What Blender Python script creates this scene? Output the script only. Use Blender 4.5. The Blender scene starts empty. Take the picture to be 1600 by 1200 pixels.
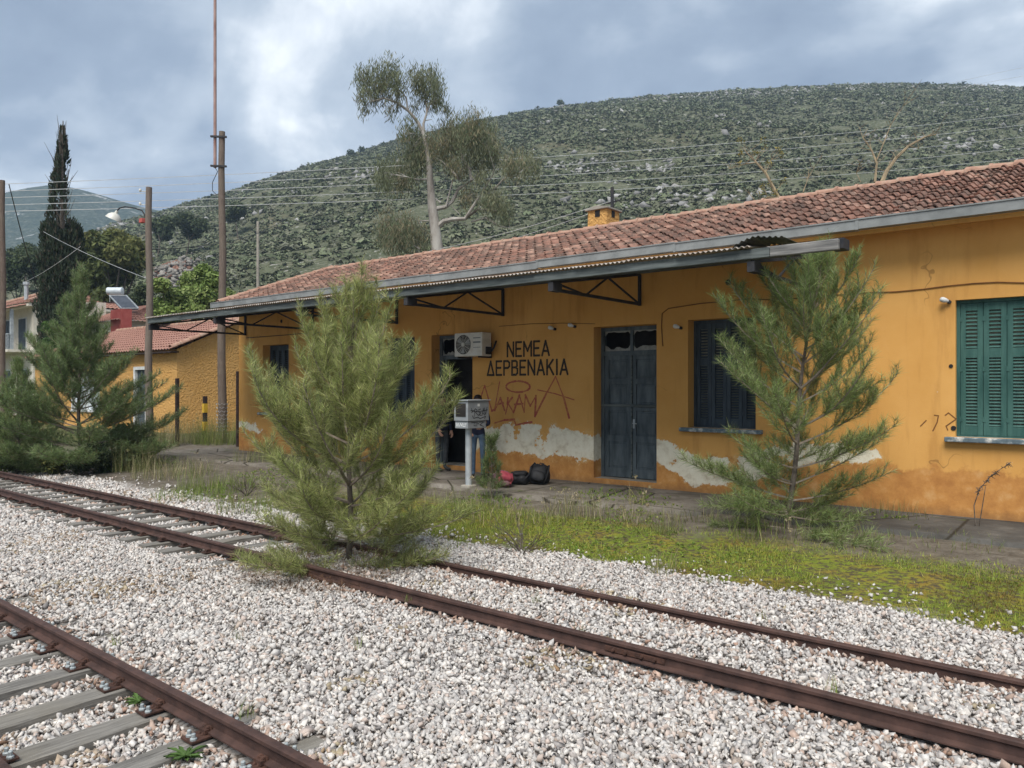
import bpy, bmesh, math, random
import numpy as np
from mathutils import Vector, Matrix, Quaternion, noise as mnoise

random.seed(7)
rng = np.random.default_rng(7)
scene = bpy.context.scene
COL = scene.collection
R = math.radians

# ------------------------------------------------------------------ camera
CAMZ = 2.13
TH = R(51.2)                      # angle between view axis and the facade's -X direction
SN, CS = math.sin(TH), math.cos(TH)
F, HY = 1202.0, 605.0
cam_d = bpy.data.cameras.new('camera')
cam = bpy.data.objects.new('camera', cam_d); COL.objects.link(cam)
cam.location = (0, 0, CAMZ)
cam.rotation_euler = (R(90), 0, R(90) - TH)
cam_d.sensor_width = 36; cam_d.lens = 36 * F / 1600
cam_d.shift_y = (HY - 600) / 1600
cam_d.clip_end = 6000; cam_d.clip_start = 0.1
scene.camera = cam

# ------------------------------------------------------------------ world, sun, exposure
SUN_DIR = Vector((-0.26, 0.62, -0.95)).normalized()       # direction the light travels
w = bpy.data.worlds.new('World'); scene.world = w; w.use_nodes = True
nt = w.node_tree; nt.nodes.clear()
def wn(t, **k):
    n = nt.nodes.new(t)
    for a, b in k.items(): setattr(n, a, b)
    return n
wo = wn('ShaderNodeOutputWorld'); bg = wn('ShaderNodeBackground')
sky = wn('ShaderNodeTexSky'); sky.sky_type = 'NISHITA'; sky.sun_disc = False
sky.sun_elevation = math.asin(-SUN_DIR.z); sky.sun_rotation = math.atan2(-SUN_DIR.x, -SUN_DIR.y)
sc_ = wn('ShaderNodeVectorMath', operation='SCALE'); sc_.inputs['Scale'].default_value = 0.10
nt.links.new(sky.outputs[0], sc_.inputs[0])
tc = wn('ShaderNodeTexCoord'); sep = wn('ShaderNodeSeparateXYZ')
nt.links.new(tc.outputs['Generated'], sep.inputs[0])
# clouds are a layer overhead: project the direction on a plane
az = wn('ShaderNodeMath', operation='ABSOLUTE'); nt.links.new(sep.outputs[2], az.inputs[0])
ad = wn('ShaderNodeMath', operation='ADD'); ad.inputs[1].default_value = 0.32; nt.links.new(az.outputs[0], ad.inputs[0])
cb = wn('ShaderNodeCombineXYZ')
for i in range(2):
    dv = wn('ShaderNodeMath', operation='DIVIDE')
    nt.links.new(sep.outputs[i], dv.inputs[0]); nt.links.new(ad.outputs[0], dv.inputs[1])
    nt.links.new(dv.outputs[0], cb.inputs[i])
def wnoise(scale, detail, rough, dist, off):
    mp = wn('ShaderNodeMapping'); mp.inputs['Location'].default_value = off
    nt.links.new(cb.outputs[0], mp.inputs[0])
    n = wn('ShaderNodeTexNoise'); n.inputs['Scale'].default_value = scale; n.inputs['Detail'].default_value = detail
    n.inputs['Roughness'].default_value = rough; n.inputs['Distortion'].default_value = dist
    nt.links.new(mp.outputs[0], n.inputs[0]); return n
n1 = wnoise(1.55, 8, 0.52, 0.45, (3.1, 0.7, 0))
n2 = wnoise(3.6, 7, 0.55, 0.2, (0.3, 5.2, 0))
mx = wn('ShaderNodeMix', data_type='FLOAT'); mx.inputs[0].default_value = 0.30
nt.links.new(n1.outputs[0], mx.inputs[2]); nt.links.new(n2.outputs[0], mx.inputs[3])
cr = wn('ShaderNodeValToRGB'); nt.links.new(mx.outputs[0], cr.inputs[0])
els = cr.color_ramp.elements
els[0].position = 0.37; els[0].color = (0.175, 0.222, 0.298, 1)
els[1].position = 0.64; els[1].color = (0.84, 0.87, 0.89, 1)
e = els.new(0.47); e.color = (0.252, 0.308, 0.388, 1)
e = els.new(0.545); e.color = (0.41, 0.468, 0.535, 1)
mc = wn('ShaderNodeMix', data_type='RGBA'); mc.inputs[0].default_value = 0.90
nt.links.new(sc_.outputs[0], mc.inputs[6]); nt.links.new(cr.outputs[0], mc.inputs[7])
nt.links.new(mc.outputs[2], bg.inputs[0]); bg.inputs[1].default_value = 1.0
nt.links.new(bg.outputs[0], wo.inputs[0])

sun_d = bpy.data.lights.new('sun', 'SUN'); sun_d.energy = 3.1; sun_d.angle = R(36); sun_d.color = (1.0, 0.965, 0.91)
sun = bpy.data.objects.new('sun', sun_d); COL.objects.link(sun); sun.location = (-10, -20, 40)
sun.rotation_euler = SUN_DIR.to_track_quat('-Z', 'Y').to_euler()
vs = scene.view_settings
vs.view_transform = 'Standard'; vs.look = 'None'; vs.exposure = 0.70; vs.gamma = 1.0; vs.use_curve_mapping = False
scene.render.film_transparent = False
scene.cycles.max_bounces = 5; scene.cycles.diffuse_bounces = 3; scene.cycles.glossy_bounces = 2; scene.cycles.transmission_bounces = 3; scene.cycles.volume_bounces = 0

# ------------------------------------------------------------------ helpers
def at(px, py=None, Y=None, Z=None, D=None, X=None):
    """survey: a sight line of the photograph cut with a real plane of the place -> world point"""
    u = (px - 800) / F
    if D is None:
        if Y is not None: D = Y / (SN + CS * u)
        elif X is not None: D = X / (-CS + SN * u)
        else: D = (CAMZ - Z) / ((py - HY) / F)
    z = CAMZ - (py - HY) / F * D if py is not None else 0.0
    return Vector((D * (-CS + SN * u), D * (SN + CS * u), z))
def proj(v):
    v = np.asarray(v, float)
    d = -CS * v[..., 0] + SN * v[..., 1]; r = SN * v[..., 0] + CS * v[..., 1]
    d = np.maximum(d, 1e-3)
    return 800 + F * r / d, HY - F * (v[..., 2] - CAMZ) / d, d
def wx(px, Y): return at(px, 600, Y=Y).x

ORG = {}
def link(name, data, parent=None):
    o = bpy.data.objects.new(name, data); COL.objects.link(o)
    if parent is not None:
        o.parent = parent; ORG[o.name] = ORG[parent.name]
    return o
def tag(o, label=None, cat=None, group=None, kind=None):
    if label: o['label'] = label
    if cat: o['category'] = cat
    if group: o['group'] = group
    if kind: o['kind'] = kind
    return o
def thing(name, loc, label, cat, group=None):
    o = bpy.data.objects.new(name, None); COL.objects.link(o); o.location = loc
    o.empty_display_size = 0.2
    ORG[o.name] = Vector(loc)
    return tag(o, label, cat, group)
def np_mesh(name, V, Fc, mats, col=None, smooth=False):
    V = np.asarray(V, np.float32); Fc = np.asarray(Fc, np.int32); k = Fc.shape[1]
    me = bpy.data.meshes.new(name)
    me.vertices.add(len(V)); me.vertices.foreach_set('co', V.ravel())
    me.loops.add(Fc.size); me.loops.foreach_set('vertex_index', Fc.ravel())
    me.polygons.add(len(Fc)); me.polygons.foreach_set('loop_start', np.arange(0, Fc.size, k, dtype=np.int32))
    me.polygons.foreach_set('loop_total', np.full(len(Fc), k, np.int32))
    if smooth: me.polygons.foreach_set('use_smooth', np.ones(len(Fc), bool))
    me.update(calc_edges=True)
    if col is not None:
        a = me.color_attributes.new('Col', 'FLOAT_COLOR', 'POINT')
        c = np.ones((len(V), 4), np.float32); c[:, :3] = col; a.data.foreach_set('color', c.ravel())
    if not isinstance(mats, (list, tuple)): mats = [mats]
    for m in mats: me.materials.append(m)
    return me
def np_obj(name, V, Fc, mats, parent=None, col=None, smooth=False, loc=None):
    V = np.asarray(V, float)
    org = ORG[parent.name] if parent is not None else Vector(loc or (0, 0, 0))
    me = np_mesh(name, V - np.array(org), Fc, mats, col, smooth)
    o = link(name, me, parent)
    if parent is None: o.location = org; ORG[o.name] = org
    return o

class MB:
    def __init__(s): s.v = []; s.f = []; s.m = []
    def add(s, vs, fs, m=0):
        n = len(s.v); s.v += [tuple(v) for v in vs]; s.f += [tuple(i + n for i in f) for f in fs]; s.m += [m] * len(fs); return s
    def box(s, x0, x1, y0, y1, z0, z1, m=0):
        vs = [(x, y, z) for z in (z0, z1) for y in (y0, y1) for x in (x0, x1)]
        return s.add(vs, [(0, 2, 3, 1), (4, 5, 7, 6), (0, 1, 5, 4), (2, 6, 7, 3), (0, 4, 6, 2), (1, 3, 7, 5)], m)
    def bar(s, a, b, w_, h_=None, up=(0, 0, 1), m=0):
        a = Vector(a); b = Vector(b); h_ = h_ or w_; d = (b - a).normalized(); up = Vector(up)
        if abs(d.dot(up)) > 0.98: up = Vector((1, 0, 0))
        r = d.cross(up).normalized() * w_ / 2; t = r.cross(d).normalized() * h_ / 2
        vs = [p + i * r + j * t for p in (a, b) for i, j in ((-1, -1), (1, -1), (1, 1), (-1, 1))]
        return s.add(vs, [(3, 2, 1, 0), (4, 5, 6, 7), (0, 1, 5, 4), (1, 2, 6, 5), (2, 3, 7, 6), (3, 0, 4, 7)], m)
    def tube(s, pts, rad, n=8, cap=True, m=0):
        pts = [Vector(p) for p in pts]; k = len(pts)
        if not hasattr(rad, '__len__'): rad = [rad] * k
        ref = None; base = len(s.v); rings = []
        for i, p in enumerate(pts):
            d = (pts[min(i + 1, k - 1)] - pts[max(i - 1, 0)]).normalized()
            if ref is None: ref = d.orthogonal().normalized()
            ref = (ref - d * ref.dot(d)); ref = ref.normalized() if ref.length > 1e-6 else d.orthogonal().normalized()
            q = d.cross(ref)
            rings.append([p + (ref * math.cos(2 * math.pi * j / n) + q * math.sin(2 * math.pi * j / n)) * rad[i] for j in range(n)])
        vs = [v for r_ in rings for v in r_]
        fs = [(i * n + j, i * n + (j + 1) % n, (i + 1) * n + (j + 1) % n, (i + 1) * n + j) for i in range(k - 1) for j in range(n)]
        if cap: fs += [tuple(range(n))[::-1], tuple((k - 1) * n + j for j in range(n))]
        return s.add(vs, fs, m)
    def lathe(s, c, prof, n=20, axis=(0, 0, 1), m=0):
        c = Vector(c); a = Vector(axis).normalized(); e1 = a.orthogonal().normalized(); e2 = a.cross(e1); k = len(prof)
        vs = [c + a * h + (e1 * math.cos(2 * math.pi * j / n) + e2 * math.sin(2 * math.pi * j / n)) * r for r, h in prof for j in range(n)]
        fs = [(i * n + j, i * n + (j + 1) % n, (i + 1) * n + (j + 1) % n, (i + 1) * n + j) for i in range(k - 1) for j in range(n)]
        return s.add(vs, fs, m)
    def prism(s, poly, off, m=0):
        off = Vector(off); k = len(poly); vs = [Vector(p) for p in poly] + [Vector(p) + off for p in poly]
        fs = [tuple(range(k))[::-1], tuple(range(k, 2 * k))] + [(i, (i + 1) % k, (i + 1) % k + k, i + k) for i in range(k)]
        return s.add(vs, fs, m)
    def build(s, name, mats, parent=None, smooth=False, bevel=0, loc=None):
        org = ORG[parent.name] if parent is not None else Vector(loc or (0, 0, 0))
        me = bpy.data.meshes.new(name)
        me.from_pydata([(v[0] - org.x, v[1] - org.y, v[2] - org.z) for v in s.v], [], s.f)
        if not isinstance(mats, (list, tuple)): mats = [mats]
        for m in mats: me.materials.append(m)
        for p, mi in zip(me.polygons, s.m): p.material_index = mi; p.use_smooth = smooth
        bm = bmesh.new(); bm.from_mesh(me); bmesh.ops.recalc_face_normals(bm, faces=bm.faces); bm.to_mesh(me); bm.free()
        o = link(name, me, parent)
        if parent is None: o.location = org; ORG[o.name] = org
        if smooth: 
            md = o.modifiers.new('es', 'EDGE_SPLIT'); md.split_angle = R(42)
        if bevel:
            md = o.modifiers.new('bv', 'BEVEL'); md.width = bevel; md.segments = 2; md.limit_method = 'ANGLE'
        return o

# ------------------------------------------------------------------ materials
def srgb(r, g, b):
    f = lambda c: (c / 255 / 12.92) if c / 255 <= 0.04045 else ((c / 255 + 0.055) / 1.055) ** 2.4
    return (f(r), f(g), f(b))
class NT:
    def __init__(s, name):
        s.mat = bpy.data.materials.new(name); s.mat.use_nodes = True; s.t = s.mat.node_tree; s.t.nodes.clear()
        s.out = s.n('ShaderNodeOutputMaterial'); s.b = s.n('ShaderNodeBsdfPrincipled'); s.l(s.b.outputs[0], s.out.inputs[0])
        s.pos = s.n('ShaderNodeNewGeometry').outputs['Position']
    def n(s, t, **k):
        n = s.t.nodes.new(t)
        for a, b in k.items(): setattr(n, a, b)
        return n
    def l(s, a, b): s.t.links.new(a, b)
    def noise(s, scale, detail=5, rough=0.55, vec=None, dist=0.0, stretch=None):
        v = vec or s.pos
        if stretch:
            mp = s.n('ShaderNodeMapping'); mp.inputs['Scale'].default_value = stretch; s.l(v, mp.inputs[0]); v = mp.outputs[0]
        n = s.n('ShaderNodeTexNoise'); n.inputs['Scale'].default_value = scale; n.inputs['Detail'].default_value = detail
        n.inputs['Roughness'].default_value = rough; n.inputs['Distortion'].default_value = dist; s.l(v, n.inputs[0]); return n.outputs[0]
    def voro(s, scale, feature='F1', out='Distance', vec=None):
        n = s.n('ShaderNodeTexVoronoi'); n.feature = feature; n.inputs['Scale'].default_value = scale; s.l(vec or s.pos, n.inputs[0]); return n.outputs[out]
    def ramp(s, fac, stops):
        n = s.n('ShaderNodeValToRGB'); s.l(fac, n.inputs[0]); e = n.color_ramp.elements
        while len(e) < len(stops): e.new(0.5)
        for q, (p, c) in zip(e, stops):
            q.position = p; q.color = (*c, 1) if hasattr(c, '__len__') else (c, c, c, 1)
        return n.outputs[0]
    def mix(s, fac, a, b, mode='MIX'):
        n = s.n('ShaderNodeMix', data_type='RGBA'); n.blend_type = mode
        for i, v in ((0, fac), (6, a), (7, b)):
            if isinstance(v, (int, float)): n.inputs[i].default_value = v
            elif isinstance(v, tuple): n.inputs[i].default_value = (*v, 1)
            else: s.l(v, n.inputs[i])
        return n.outputs[2]
    def math(s, op, a, b=0.0, c=None, clamp=False):
        n = s.n('ShaderNodeMath', operation=op); n.use_clamp = clamp
        for i, v in enumerate((a, b) if c is None else (a, b, c)):
            if isinstance(v, (int, float)): n.inputs[i].default_value = v
            else: s.l(v, n.inputs[i])
        return n.outputs[0]
    def step(s, x, e0, e1):
        n = s.n('ShaderNodeMapRange', interpolation_type='SMOOTHSTEP'); s.l(x, n.inputs[0])
        n.inputs[1].default_value = e0; n.inputs[2].default_value = e1; return n.outputs[0]
    def xyz(s):
        n = s.n('ShaderNodeSeparateXYZ'); s.l(s.pos, n.inputs[0]); return n.outputs
    def bump(s, h, strength=0.4, dist=0.02):
        n = s.n('ShaderNodeBump'); n.inputs['Strength'].default_value = strength; n.inputs['Distance'].default_value = dist
        s.l(h, n.inputs['Height']); s.l(n.outputs[0], s.b.inputs['Normal'])
    def col(s, c):
        if isinstance(c, tuple): s.b.inputs['Base Color'].default_value = (*c, 1)
        else: s.l(c, s.b.inputs['Base Color'])
    def set(s, rough=0.8, metal=0.0, spec=0.3):
        s.b.inputs['Roughness'].default_value = rough; s.b.inputs['Metallic'].default_value = metal
        s.b.inputs['Specular IOR Level'].default_value = spec; return s.mat
def mottled(name, c1, c2, scale=6, rough=0.85, bump=0.2, bscale=40, c3=None, spec=0.25, metal=0.0, stretch=None, bdist=0.01):
    t = NT(name); f = t.noise(scale, 6, 0.6, stretch=stretch)
    stops = [(0.33, c1), (0.66, c2)] if c3 is None else [(0.3, c1), (0.5, c2), (0.7, c3)]
    t.col(t.ramp(f, stops))
    if bump: t.bump(t.noise(bscale, 5, 0.6, stretch=stretch), bump, bdist)
    return t.set(rough, metal, spec)
def leafmat(name, trans=0.25, rough=0.6):
    t = NT(name); a = t.n('ShaderNodeAttribute'); a.attribute_name = 'Col'; t.col(a.outputs['Color']); t.set(rough, 0, 0.2)
    tr = t.n('ShaderNodeBsdfTranslucent'); t.l(a.outputs['Color'], tr.inputs[0])
    m = t.n('ShaderNodeMixShader'); m.inputs[0].default_value = trans
    t.l(t.b.outputs[0], m.inputs[1]); t.l(tr.outputs[0], m.inputs[2]); t.l(m.outputs[0], t.out.inputs[0])
    return t.mat
def attrmat(name, rough=0.85, bump=0.3, bscale=60, grain=0.25, bdist=0.004):
    t = NT(name); a = t.n('ShaderNodeAttribute'); a.attribute_name = 'Col'
    g = t.ramp(t.noise(bscale, 5, 0.65), [(0.3, 1 - grain), (0.7, 1 + grain * 0.3)])
    t.col(t.mix(1.0, a.outputs['Color'], g, 'MULTIPLY'))
    t.bump(t.noise(bscale * 1.5, 4, 0.6), bump, bdist); return t.set(rough, 0, 0.25)
M = {}
def wall_material():
    t = NT('ochre_plaster'); X, Y_, Z = t.xyz()
    big = t.noise(0.7, 5, 0.6); fine = t.noise(9, 6, 0.65); streak = t.noise(3.0, 5, 0.6, stretch=(1.6, 1.6, 0.22))
    base = t.ramp(big, [(0.3, (0.58, 0.295, 0.078)), (0.7, (0.68, 0.372, 0.115))])
    base = t.mix(t.math('MULTIPLY', t.step(streak, 0.50, 0.72), 0.42), base, (0.40, 0.190, 0.052))
    base = t.mix(t.math('MULTIPLY', t.step(fine, 0.56, 0.75), 0.22), base, (0.66, 0.37, 0.14))
    warp = t.n('ShaderNodeVectorMath', operation='ADD'); wn_ = t.n('ShaderNodeTexNoise'); wn_.inputs['Scale'].default_value = 2.5; t.l(t.pos, wn_.inputs[0]); t.l(t.pos, warp.inputs[0]); t.l(wn_.outputs['Color'], warp.inputs[1])
    crk = t.voro(0.42, 'DISTANCE_TO_EDGE', vec=warp.outputs[0]); crack = t.math('MULTIPLY', t.math('SUBTRACT', 1.0, t.step(crk, 0.002, 0.006)), t.step(t.noise(0.8, 3), 0.48, 0.6))
    base = t.mix(t.math('MULTIPLY', crack, 0.55), base, (0.20, 0.10, 0.035))
    # lower zone: darker redder older coat
    wob = t.noise(1.5, 7, 0.68); wob2 = t.noise(3.2, 8, 0.7)
    zl = t.math('ADD', Z, t.math('MULTIPLY', t.math('SUBTRACT', wob, 0.5), 1.1))
    low = t.math('SUBTRACT', 1.0, t.step(zl, 0.80, 0.90))
    lowc = t.ramp(wob2, [(0.34, (0.36, 0.150, 0.045)), (0.55, (0.50, 0.235, 0.070)), (0.72, (0.60, 0.36, 0.16))])
    col = t.mix(t.math('MULTIPLY', low, 0.9), base, lowc)
    # band of bare pale lime plaster where the paint has fallen: extent along the wall from a ramp on X
    xn = t.math('DIVIDE', t.math('ADD', X, 22.0), 24.0)
    def xr(v): return (v + 22) / 24
    top = t.ramp(xn, [(xr(-20.9), 0.56), (xr(-19.6), 0.50), (xr(-19.0), 0.1), (xr(-12.0), 0.30), (xr(-11.2), 0.62), (xr(-9.6), 0.68), (xr(-8.3), 0.60),
                      (xr(-6.9), 0.60), (xr(-6.1), 0.44), (xr(-5.2), 0.47), (xr(-4.2), 0.62), (xr(-3.0), 0.60), (xr(-2.75), 0.0)])
    bot = t.ramp(xn, [(xr(-20.9), 0.46), (xr(-19.0), 0.40), (xr(-12.0), 0.30), (xr(-11.2), 0.36), (xr(-9.6), 0.36), (xr(-8.3), 0.34),
                      (xr(-6.9), 0.40), (xr(-6.1), 0.18), (xr(-5.2), 0.24), (xr(-4.2), 0.44), (xr(-3.0), 0.53)])
    zz = t.math('ADD', t.math('MULTIPLY', Z, 0.5), t.math('MULTIPLY', t.math('SUBTRACT', t.noise(2.4, 9, 0.72), 0.5), 0.34))
    band = t.math('MULTIPLY', t.step(t.math('SUBTRACT', top, zz), -0.004, 0.006), t.step(t.math('SUBTRACT', zz, bot), -0.004, 0.006))
    band = t.math('MULTIPLY', band, t.step(t.noise(1.25, 8, 0.66), 0.43, 0.442))
    pl = t.ramp(t.noise(5, 7, 0.65), [(0.3, (0.52, 0.44, 0.31)), (0.5, (0.74, 0.68, 0.53)), (0.75, (0.82, 0.78, 0.65))])
    pl = t.mix(t.step(t.noise(7.5, 3, 0.5), 0.70, 0.72), pl, (0.14, 0.10, 0.08))
    edge = t.math('MULTIPLY', t.step(t.math('SUBTRACT', top, zz), -0.06, -0.01), t.math('SUBTRACT', 1.0, band))
    edge = t.math('MULTIPLY', edge, t.step(t.noise(6, 6, 0.7), 0.5, 0.56))
    edge = t.math('MULTIPLY', edge, t.step(t.math('SUBTRACT', zz, bot), -0.06, 0.0))
    col = t.mix(t.math('MULTIPLY', edge, 0.8), col, (0.62, 0.38, 0.15))
    col = t.mix(band, col, pl)
    # small chips, and darker brown at the very foot
    chips = t.math('MULTIPLY', t.step(t.noise(6.5, 7, 0.6), 0.745, 0.755), 0.9)
    col = t.mix(chips, col, (0.62, 0.55, 0.42))
    foot = t.math('SUBTRACT', 1.0, t.step(t.math('ADD', Z, t.math('MULTIPLY', wob2, 0.25)), 0.36, 0.55))
    col = t.mix(t.math('MULTIPLY', foot, 0.45), col, (0.16, 0.10, 0.055))
    t.col(col)
    h = t.math('ADD', t.math('MULTIPLY', t.noise(30, 5, 0.6), 0.35), t.math('MULTIPLY', band, -0.9))
    h = t.math('ADD', h, t.math('MULTIPLY', big, 0.5))
    t.bump(h, 0.35, 0.012); return t.set(0.9, 0, 0.15)
M['wall'] = wall_material()
def stucco(name):
    t = NT(name); n = t.noise(11, 6, 0.62)
    t.col(t.mix(t.noise(1.2, 4), t.ramp(n, [(0.3, (0.52, 0.25, 0.065)), (0.65, (0.72, 0.41, 0.13))]), (0.68, 0.40, 0.15)))
    t.bump(n, 1.0, 0.13); return t.set(0.95, 0, 0.1)
M['stucco'] = stucco('rough_ochre_stucco')
def tilemat():
    t = NT('terracotta_tile'); g = t.n('ShaderNodeNewGeometry'); oi = t.n('ShaderNodeObjectInfo')
    r = t.math('FRACT', t.math('ADD', g.outputs['Random Per Island'], t.math('MULTIPLY', oi.outputs['Random'], 7.3)))
    c = t.ramp(r, [(0.0, (0.15, 0.080, 0.060)), (0.35, (0.235, 0.122, 0.090)), (0.7, (0.29, 0.158, 0.118)), (1.0, (0.40, 0.25, 0.19))])
    c = t.mix(t.math('MULTIPLY', t.step(t.noise(2.2, 6, 0.7), 0.40, 0.60), 0.74), c, (0.085, 0.066, 0.056))
    c = t.mix(t.math('MULTIPLY', t.step(t.noise(22, 4, 0.6), 0.56, 0.68), 0.5), c, (0.42, 0.31, 0.23))
    t.col(c); t.bump(t.noise(60, 4), 0.3, 0.006); return t.set(0.9, 0, 0.15)
M['tile'] = tilemat()
M['ridge'] = mottled('ridge_tile', (0.22, 0.12, 0.085), (0.36, 0.215, 0.155), 5, c3=(0.32, 0.25, 0.19))
M['gutter'] = mottled('galvanised_gutter', (0.150, 0.158, 0.156), (0.235, 0.245, 0.240), 3, 0.55, 0.1, 30, spec=0.4)
M['beam'] = mottled('weathered_green_beam', (0.045, 0.055, 0.054), (0.15, 0.168, 0.162), 5, 0.85, 0.4, 25, stretch=(0.3, 2, 4))
M['beam_pale'] = mottled('bleached_beam', (0.09, 0.09, 0.088), (0.26, 0.25, 0.235), 6, 0.85, 0.4, 25, stretch=(0.3, 2, 4))
M['iron'] = mottled('dark_iron', (0.020, 0.022, 0.027), (0.045, 0.042, 0.042), 8, 0.7, 0.2, 50)
M['corr'] = mottled('corrugated_sheet', (0.20, 0.17, 0.145), (0.42, 0.38, 0.34), 2.5, 0.8, 0.2, 40, c3=(0.28, 0.2, 0.15))
M['corr_old'] = mottled('corrugated_old', (0.05, 0.055, 0.045), (0.15, 0.15, 0.13), 4, 0.85, 0.3, 40)
M['door'] = mottled('blue_grey_door_paint', (0.048, 0.062, 0.070), (0.120, 0.145, 0.158), 4, 0.6, 0.25, 40, stretch=(2, 2, 0.5))
M['green'] = mottled('green_shutter_paint', (0.022, 0.072, 0.062), (0.055, 0.130, 0.110), 3.5, 0.55, 0.25, 60, stretch=(3, 3, 0.5))
M['blue'] = mottled('blue_shutter_paint', (0.030, 0.042, 0.056), (0.068, 0.088, 0.105), 3.5, 0.6, 0.25, 60, stretch=(3, 3, 0.5))
M['slat'] = mottled('louvre_slat_paint', (0.16, 0.16, 0.12), (0.30, 0.28, 0.22), 6, 0.7, 0.15, 60)
M['sill'] = mottled('chipped_sill', (0.07, 0.10, 0.12), (0.13, 0.17, 0.19), 9, 0.7, 0.3, 40, c3=(0.62, 0.60, 0.55))
M['glass'] = mottled('dirty_glass', (0.20, 0.20, 0.18), (0.34, 0.33, 0.29), 9, 0.4, 0.1)
M['dark'] = mottled('dark_room', (0.02, 0.018, 0.016), (0.04, 0.035, 0.03), 3, 0.9, 0)  # near-black colour, stands in for shade inside the rooms
M['black_paint_and_hole_shade'] = mottled('black_paint_and_hole_shade', (0.010, 0.010, 0.012), (0.024, 0.022, 0.022), 14, 0.7, 0.1)  # paint strokes, and the black standing in for shade inside holes
M['sign_paint'] = mottled('worn_black_lettering', (0.010, 0.010, 0.012), (0.026, 0.023, 0.021), 45, 0.75, 0.1, c3=(0.16, 0.085, 0.03))
M['red_paint'] = mottled('red_spray_paint', (0.36, 0.060, 0.055), (0.40, 0.11, 0.060), 22, 0.8, 0, c3=(0.50, 0.22, 0.07))
M['white_paint'] = mottled('white_paint', (0.55, 0.56, 0.55), (0.74, 0.74, 0.72), 6, 0.7, 0.15)
M['rust'] = mottled('rusty_rail', (0.042, 0.024, 0.020), (0.088, 0.048, 0.038), 7, 0.7, 0.3, 70, spec=0.3)
M['rust_dark'] = mottled('dark_rust', (0.035, 0.020, 0.016), (0.085, 0.042, 0.030), 16, 0.85, 0.4, 60)
M['bolt'] = mottled('zinc_bolt', (0.24, 0.27, 0.28), (0.40, 0.43, 0.43), 30, 0.55, 0.2, 80, metal=0.3)
def woodmat(name, a, b, c, axis_stretch):
    t = NT(name); g = t.noise(14, 7, 0.7, stretch=axis_stretch); g2 = t.noise(2.2, 4)
    cc = t.ramp(g, [(0.28, a), (0.5, b), (0.72, c)]); oi = t.n('ShaderNodeObjectInfo')
    cc = t.mix(t.math('MULTIPLY', t.step(g2, 0.45, 0.7), 0.35), cc, (0.16, 0.14, 0.10))
    cc = t.mix(t.math('MULTIPLY', oi.outputs['Random'], 0.35), cc, (0.24, 0.22, 0.19))
    t.col(cc); t.bump(g, 0.8, 0.012); return t.set(0.9, 0, 0.15)
M['sleeper'] = woodmat('weathered_sleeper', (0.045, 0.042, 0.038), (0.165, 0.156, 0.142), (0.31, 0.292, 0.262), (3.2, 0.22, 2.5))
M['pole'] = woodmat('creosote_pole', (0.045, 0.030, 0.023), (0.115, 0.080, 0.062), (0.20, 0.15, 0.12), (3, 3, 0.25))
M['post'] = mottled('rusted_post', (0.018, 0.013, 0.012), (0.05, 0.03, 0.025), 8, 0.85, 0.3, 40)
M['mast'] = mottled('red_white_mast', (0.22, 0.12, 0.10), (0.36, 0.25, 0.22), 2, 0.6, 0.1)
M['concrete'] = mottled('grey_concrete', (0.22, 0.20, 0.17), (0.36, 0.33, 0.28), 3, 0.9, 0.3, 30)
M['yellow'] = mottled('yellow_paint', (0.50, 0.30, 0.02), (0.62, 0.40, 0.05), 8, 0.7, 0.1)
M['enamel'] = mottled('cream_enamel', (0.46, 0.45, 0.40), (0.60, 0.59, 0.53), 4, 0.45, 0.05, spec=0.5)
M['ac'] = mottled('ac_casing', (0.50, 0.48, 0.42), (0.64, 0.62, 0.56), 5, 0.55, 0.05, c3=(0.55, 0.50, 0.42))
M['cab'] = mottled('grey_cabinet', (0.20, 0.215, 0.225), (0.28, 0.295, 0.30), 5, 0.5, 0.08, spec=0.4)
M['steel'] = mottled('galvanised_steel', (0.32, 0.35, 0.37), (0.48, 0.51, 0.52), 6, 0.5, 0.1, metal=0.3)
M['wire'] = mottled('grey_wire', (0.46, 0.47, 0.47), (0.60, 0.61, 0.61), 3, 0.6, 0)
M['cable'] = mottled('black_cable', (0.015, 0.015, 0.016), (0.03, 0.03, 0.03), 3, 0.6, 0)
M['cable_ochre'] = mottled('painted_cable', (0.13, 0.055, 0.02), (0.22, 0.10, 0.03), 3, 0.8, 0)
M['house'] = mottled('cream_render', (0.56, 0.51, 0.42), (0.70, 0.66, 0.57), 1.5, 0.9, 0.2, 20)
M['redwall'] = mottled('red_render', (0.36, 0.07, 0.06), (0.45, 0.12, 0.10), 2, 0.9, 0.1)
M['rooffar'] = mottled('far_clay_tile', (0.17, 0.085, 0.066), (0.32, 0.175, 0.135), 6, 0.9, 0.2, 20, c3=(0.25, 0.13, 0.10))
M['tank'] = mottled('tank_white', (0.52, 0.58, 0.62), (0.66, 0.71, 0.74), 3, 0.35, 0, spec=0.5)
M['panel'] = mottled('solar_glass', (0.03, 0.04, 0.055), (0.06, 0.07, 0.09), 3, 0.2, 0, spec=0.6)
M['bark'] = mottled('pine_bark', (0.05, 0.04, 0.032), (0.15, 0.125, 0.10), 12, 0.9, 0.6, 40)
M['twig'] = mottled('pale_twig', (0.16, 0.13, 0.10), (0.30, 0.25, 0.20), 12, 0.9, 0.2)
M['euc_bark'] = mottled('eucalyptus_bark', (0.13, 0.105, 0.09), (0.29, 0.265, 0.235), 2.2, 0.85, 0.4, 20, c3=(0.40, 0.38, 0.345), stretch=(1, 1, 0.4))
M['dead'] = mottled('bare_wood', (0.17, 0.13, 0.085), (0.30, 0.23, 0.14), 4, 0.9, 0.2)
M['leaf'] = leafmat('leaf', 0.28)
M['needle'] = leafmat('needle', 0.46, 0.45)
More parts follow.
